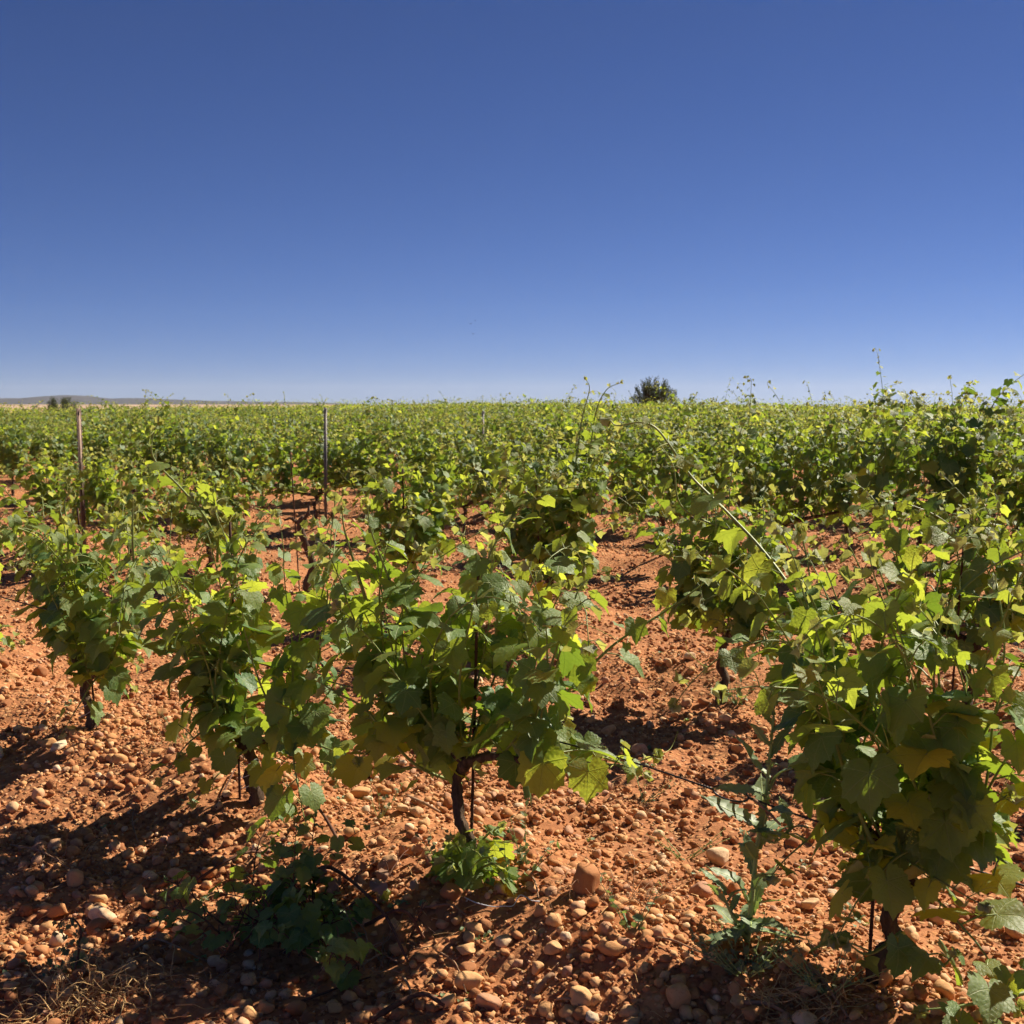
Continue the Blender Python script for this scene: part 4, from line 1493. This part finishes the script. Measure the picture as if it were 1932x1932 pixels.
# heap of cut canes with leafy suckers, left of centre
hp = on_ground(575, 1760)
heap = empty('cane_heap', (hp.x, hp.y, g1(hp.x, hp.y)))
props(heap, 'low heap of brown cut canes overgrown with small green leaves', 'shrub')
hb = Vector((hp.x, hp.y, g1(hp.x, hp.y)))
random.seed(2024)
n_leaf = 0
for k in range(40):
    a = random.uniform(0, 6.283)
    st = Vector((random.gauss(0, 0.12), random.gauss(-0.05, 0.12), 0.02))
    lean_ = random.uniform(0.4, 1.3)
    L = random.uniform(0.16, 0.34)
    sh = free_shoot(st, Vector((math.cos(a) * lean_, math.sin(a) * lean_, 0.75)), L, -0.02, 0.25, 0.13, 0.0032)
    if k < 3:                                                   # the few sprigs that stand clear
        q = [(560, 1545), (690, 1560), (720, 1680)][k]
        sh = path_shoot([st, st.lerp(at(*q, hp.y + 0.1) - hb, 0.55) + Vector((0, 0, .03)), at(*q, hp.y + 0.1) - hb], 0.003, 12)
    dress(sh, (0, 0), 0.050, 0.055 if k < 3 else 0.034, 0.6, 0.03, (0.1, 1.1), 0.15, 0.0)
    mb = MB()
    shoot_mb(sh, mb, 5)
    o = link('cane', mb.mesh('cane', M_BROWNCANE), heap)
    for jn, fm, size, young in sh.leaves:
        if n_leaf < 290 and jn.z + hb.z > g1(jn.x + hb.x, jn.y + hb.y) + 0.004:
            link('leaf', random.choice(SUCK_MESH), o, Matrix.Translation(jn) @ (fm * size).to_4x4())
            n_leaf += 1
for pts in [[(330, 1705), (420, 1692), (480, 1668), (525, 1640)], [(500, 1760), (545, 1700), (590, 1680)], [(560, 1690), (620, 1700), (720, 1790), (770, 1830)],
            [(690, 1760), (760, 1790), (800, 1785)], [(640, 1600), (600, 1580), (570, 1540)]]:
    w = [on_ground(*p) for p in pts]
    q = [Vector((p.x, p.y, g1(p.x, p.y) + 0.02 + (0.09 if 0 < i < len(w) - 1 else 0.0))) - hb for i, p in enumerate(w)]
    mb = MB()
    mb.tube(smooth_path(q, 14), list(np.linspace(0.0062, 0.0042, 15)), 6, rough=0.12)
    link('cane', mb.mesh('cane', M_BROWNCANE), heap)
dl = MB()
for k in range(16):                                             # withered leaves caught in it
    V, T, U = random.choice(YOUNG0)
    A = np.array(frame(rv(), rv())) * random.uniform(0.022, 0.035)
    dl.add(V @ A.T + np.array((random.gauss(0.12, 0.1), random.gauss(0.08, 0.08), random.uniform(0.08, 0.17))), T, U, random.random())
link('withered_leaves', dl.mesh('withered_leaves', M_DEADLEAF), heap)['kind'] = 'stuff'


def tangle(name, px, py, rx_, ry_, n, label, mat, lift=0.06, length=0.12, r=0.0014, cat='straw'):
    p0 = on_ground(px, py)
    mb = MB()
    for _ in range(n):
        x, y = p0.x + random.gauss(0, rx_), p0.y + random.gauss(0, ry_)
        a = random.uniform(0, 6.28)
        d = Vector((math.cos(a), math.sin(a), random.uniform(0.0, 0.8))).normalized()
        p = Vector((x, y, g1(x, y) + random.uniform(0.002, lift * 0.4)))
        pts = [p.copy()]
        L = length * random.uniform(0.4, 1.2)
        for i in range(7):
            d = (d + rv(0.45) + Vector((0, 0, -0.06))).normalized()
            p = p + d * L / 7
            p.z = max(p.z, g1(p.x, p.y) + 0.002)
            pts.append(p.copy())
        mb.tube([q - p0 for q in pts], list(np.linspace(r, r * 0.5, 8) * random.uniform(0.6, 1.5)), 4, rnd=random.random())
    o = link(name, mb.mesh(name, mat))
    o.location = p0
    return props(o, label, cat)


random.seed(11)
tangle('straw_tangle', 175, 1895, 0.085, 0.06, 150, 'bright tangle of dry straw and roots in the lower left corner', M_STRAW, 0.10, 0.13)
tangle('straw_tangle', 95, 1905, 0.06, 0.05, 60, 'loose dry straw at the very left of the lower edge', M_STRAW, 0.06, 0.09)
tangle('straw_tangle', 385, 1868, 0.07, 0.04, 90, 'brown tangle of fine roots left of the leafy heap', M_TWIG, 0.05, 0.10, 0.0009, 'roots')
tangle('straw_tangle', 150, 1650, 0.12, 0.04, 40, 'thin dry stalks lying in the left shade', M_TWIG, 0.04, 0.20, 0.0013)
tangle('straw_tangle', 1500, 1905, 0.07, 0.05, 110, 'pale dry grass left of the nearest trunk at the lower edge', M_STRAW, 0.06, 0.13)
tangle('straw_tangle', 1170, 1690, 0.10, 0.04, 60, 'thin brown dry stems right of the largest upright stone', M_TWIG, 0.03, 0.22, 0.0010)
tangle('straw_tangle', 330, 1410, 0.09, 0.05, 60, 'dry grass tuft between the two left front trunks', M_STRAW, 0.08, 0.13, 0.0010)
tangle('straw_tangle', 690, 1810, 0.06, 0.05, 30, 'pale broken stems in front of the leafy heap', M_TWIG, 0.04, 0.16, 0.0022)
# a wilted plant bent over, lower left
wl = MB()
wq = [on_ground(135, 1868), at(140, 1840, 3.30), at(150, 1785, 3.34), at(153, 1755, 3.36), at(140, 1735, 3.38), at(120, 1735, 3.38), at(106, 1750, 3.38)]
wbase = on_ground(135, 1868)
wl.tube([p - wbase for p in smooth_path(wq, 24)], list(np.linspace(0.0042, 0.0018, 25)), 6)
wroot = link('wilted_weed', wl.mesh('wilted_weed', M_BROWNCANE))
wroot.location = wbase
props(wroot, 'wilted grey weed with a bent purple stem, lower left', 'weed')
wf = MB()
for k in range(46):
    t = random.random()
    q = smooth_path(wq, 24)[int(8 + t * 16)] - wbase
    V, T, U = random.choice(YOUNG1)
    A = np.array(frame(Vector((0, 0, -1)) + rv(0.5), rv())) * random.uniform(0.010, 0.020)
    wf.add(V @ A.T + np.array(q + Vector((random.gauss(0, .012), random.gauss(0, .012), -random.uniform(0, 0.13)))), T, U, random.random())
link('withered_leaves', wf.mesh('withered_leaves', M_GREY), wroot)['kind'] = 'stuff'

random.seed(5)
for pts, r, lab in [([(408, 1530), (440, 1470), (445, 1458)], 0.004, 'reddish broken cane on the mound left of second trunk'),
                    ([(262, 1600), (250, 1560), (258, 1520)], 0.003, 'thin pale stick standing in the left shade'),
                    ([(352, 1640), (300, 1660), (270, 1650)], 0.003, 'thin stick lying left of the leafy heap'),
                    ([(250, 1800), (290, 1790), (340, 1806), (390, 1822)], 0.0045, 'bent pale root arching over soil, lower left'),
                    ([(270, 1858), (285, 1890), (275, 1925)], 0.0035, 'short upright pale root near the lower edge, left'),
                    ([(800, 1720), (850, 1727), (880, 1734)], 0.004, 'grey twig in front of the centre trunk'),
                    ([(830, 1805), (860, 1840), (880, 1880)], 0.003, 'thin curved twig among stones, bottom centre'),
                    ([(700, 1935), (790, 1900), (840, 1912)], 0.009, 'thick dark root half buried at the bottom, left of centre'),
                    ([(1010, 1885), (1035, 1868), (1045, 1850)], 0.009, 'short earthy root in front of the pale round stone'),
                    ([(1050, 1895), (1080, 1912), (1120, 1928)], 0.004, 'bent twig at the bottom centre edge'),
                    ([(1210, 1775), (1260, 1790), (1320, 1815), (1400, 1838)], 0.003, 'long thin twig running to the foot of the prickly weed'),
                    ([(1490, 1805), (1540, 1855), (1600, 1930)], 0.006, 'thick grey stick slanting at the lower edge right'),
                    ([(1405, 1905), (1450, 1922), (1500, 1935)], 0.007, 'pale broken cane at the lower edge right'),
                    ([(1460, 1800 + 90), (1520, 1880), (1570, 1845)], 0.005, 'straw coloured cane crossing the thick stick'),
                    ([(1000, 1655), (1010, 1680), (1016, 1700)], 0.004, 'small grey peg stuck in the soil behind the curled wire'),
                    ([(1150, 1300), (1200, 1298), (1245, 1295)], 0.003, 'thin reddish stick in the shade of a second row trunk'),
                    ([(770, 1510), (800, 1530), (830, 1540)], 0.008, 'curved thick root on stones left of the centre trunk'),
                    ([(760, 1850), (772, 1880), (780, 1900)], 0.004, 'short broken stem below the leafy heap'),
                    ([(560, 1900), (640, 1880), (700, 1850)], 0.004, 'brown stick lying under the front of the leafy heap'),
                    ([(20, 1600), (80, 1622), (140, 1660), (190, 1672)], 0.0035, 'long forked dry stalk in shade at the left edge')]:
    w = [on_ground(*p) for p in pts]
    q = [Vector((p.x, p.y, g1(p.x, p.y) + r * 1.2 + (0.02 if 0 < i < len(w) - 1 else 0.004))) for i, p in enumerate(w)]
    mb = MB()
    sp_ = smooth_path(q, 14)
    mb.tube([p - q[0] for p in sp_], list(np.linspace(r, r * 0.6, 15)), 6, rough=0.15)
    o = link('dry_twig', mb.mesh('dry_twig', M_BROWNCANE if 'dark' in lab or 'reddish' in lab or 'brown' in lab else M_TWIG))
    o.location = q[0]
    props(o, lab, 'twig', 'twigs and roots on the soil')

# straw crumbs and seedlings strewn over the soil
random.seed(77)
lt, sd = MB(), MB()
Vb, Tb, Ub = blade_geo(3, 0.35, False, 2)
for _ in range(900):
    y = 2.5 + 6.5 * random.random() ** 1.5
    x = random.uniform(-0.47, 0.47) * y
    a, L = random.uniform(0, 6.28), random.uniform(0.015, 0.07)
    p = Vector((x, y, g1(x, y) + 0.006))
    q = Vector((x + math.cos(a) * L, y + math.sin(a) * L, 0))
    q.z = g1(q.x, q.y) + random.uniform(0.004, 0.02)
    lt.tube([p, p.lerp(q, 0.5) + Vector((0, 0, random.uniform(0.002, 0.01))), q], random.uniform(0.0006, 0.0016), 3, rnd=random.random(), cap=False)
for _ in range(170):
    y = 2.6 + 10 * random.random() ** 1.4
    x = random.uniform(-0.47, 0.47) * y
    z = g1(x, y)
    for k in range(random.randint(4, 12)):
        a = random.uniform(0, 6.28)
        A = np.array(frame(Vector((math.cos(a), math.sin(a), random.uniform(0.1, 1.4))), Vector((0, 0, 1)) + rv(0.5))) * random.uniform(0.010, 0.026)
        sd.add(Vb @ A.T + np.array((x + random.gauss(0, 0.015), y + random.gauss(0, 0.015), z + 0.003)), Tb, Ub, random.random())
o = link('straw_litter', lt.mesh('straw_litter', M_STRAW), ground)
o['kind'] = 'stuff'
o = link('seedlings', sd.mesh('seedlings', M_WEED), ground)
o['kind'] = 'stuff'

# ------------------------------------------------------------------ air
hz = NT('haze')
pv = hz.n('ShaderNodeVolumePrincipled')
pv.inputs['Color'].default_value = (0.80, 0.86, 1.0, 1)
pv.inputs['Density'].default_value = 0.00009
pv.inputs['Anisotropy'].default_value = 0.2
hz.l(pv.outputs[0], hz.out.inputs['Volume'])
mb = MB()
mb.box((0, 2700, 30), (9000, 5800, 120))
haze = link('haze', mb.mesh('haze', hz.m, False))
props(haze, 'thin dry air over the plain', None, None, 'stuff')
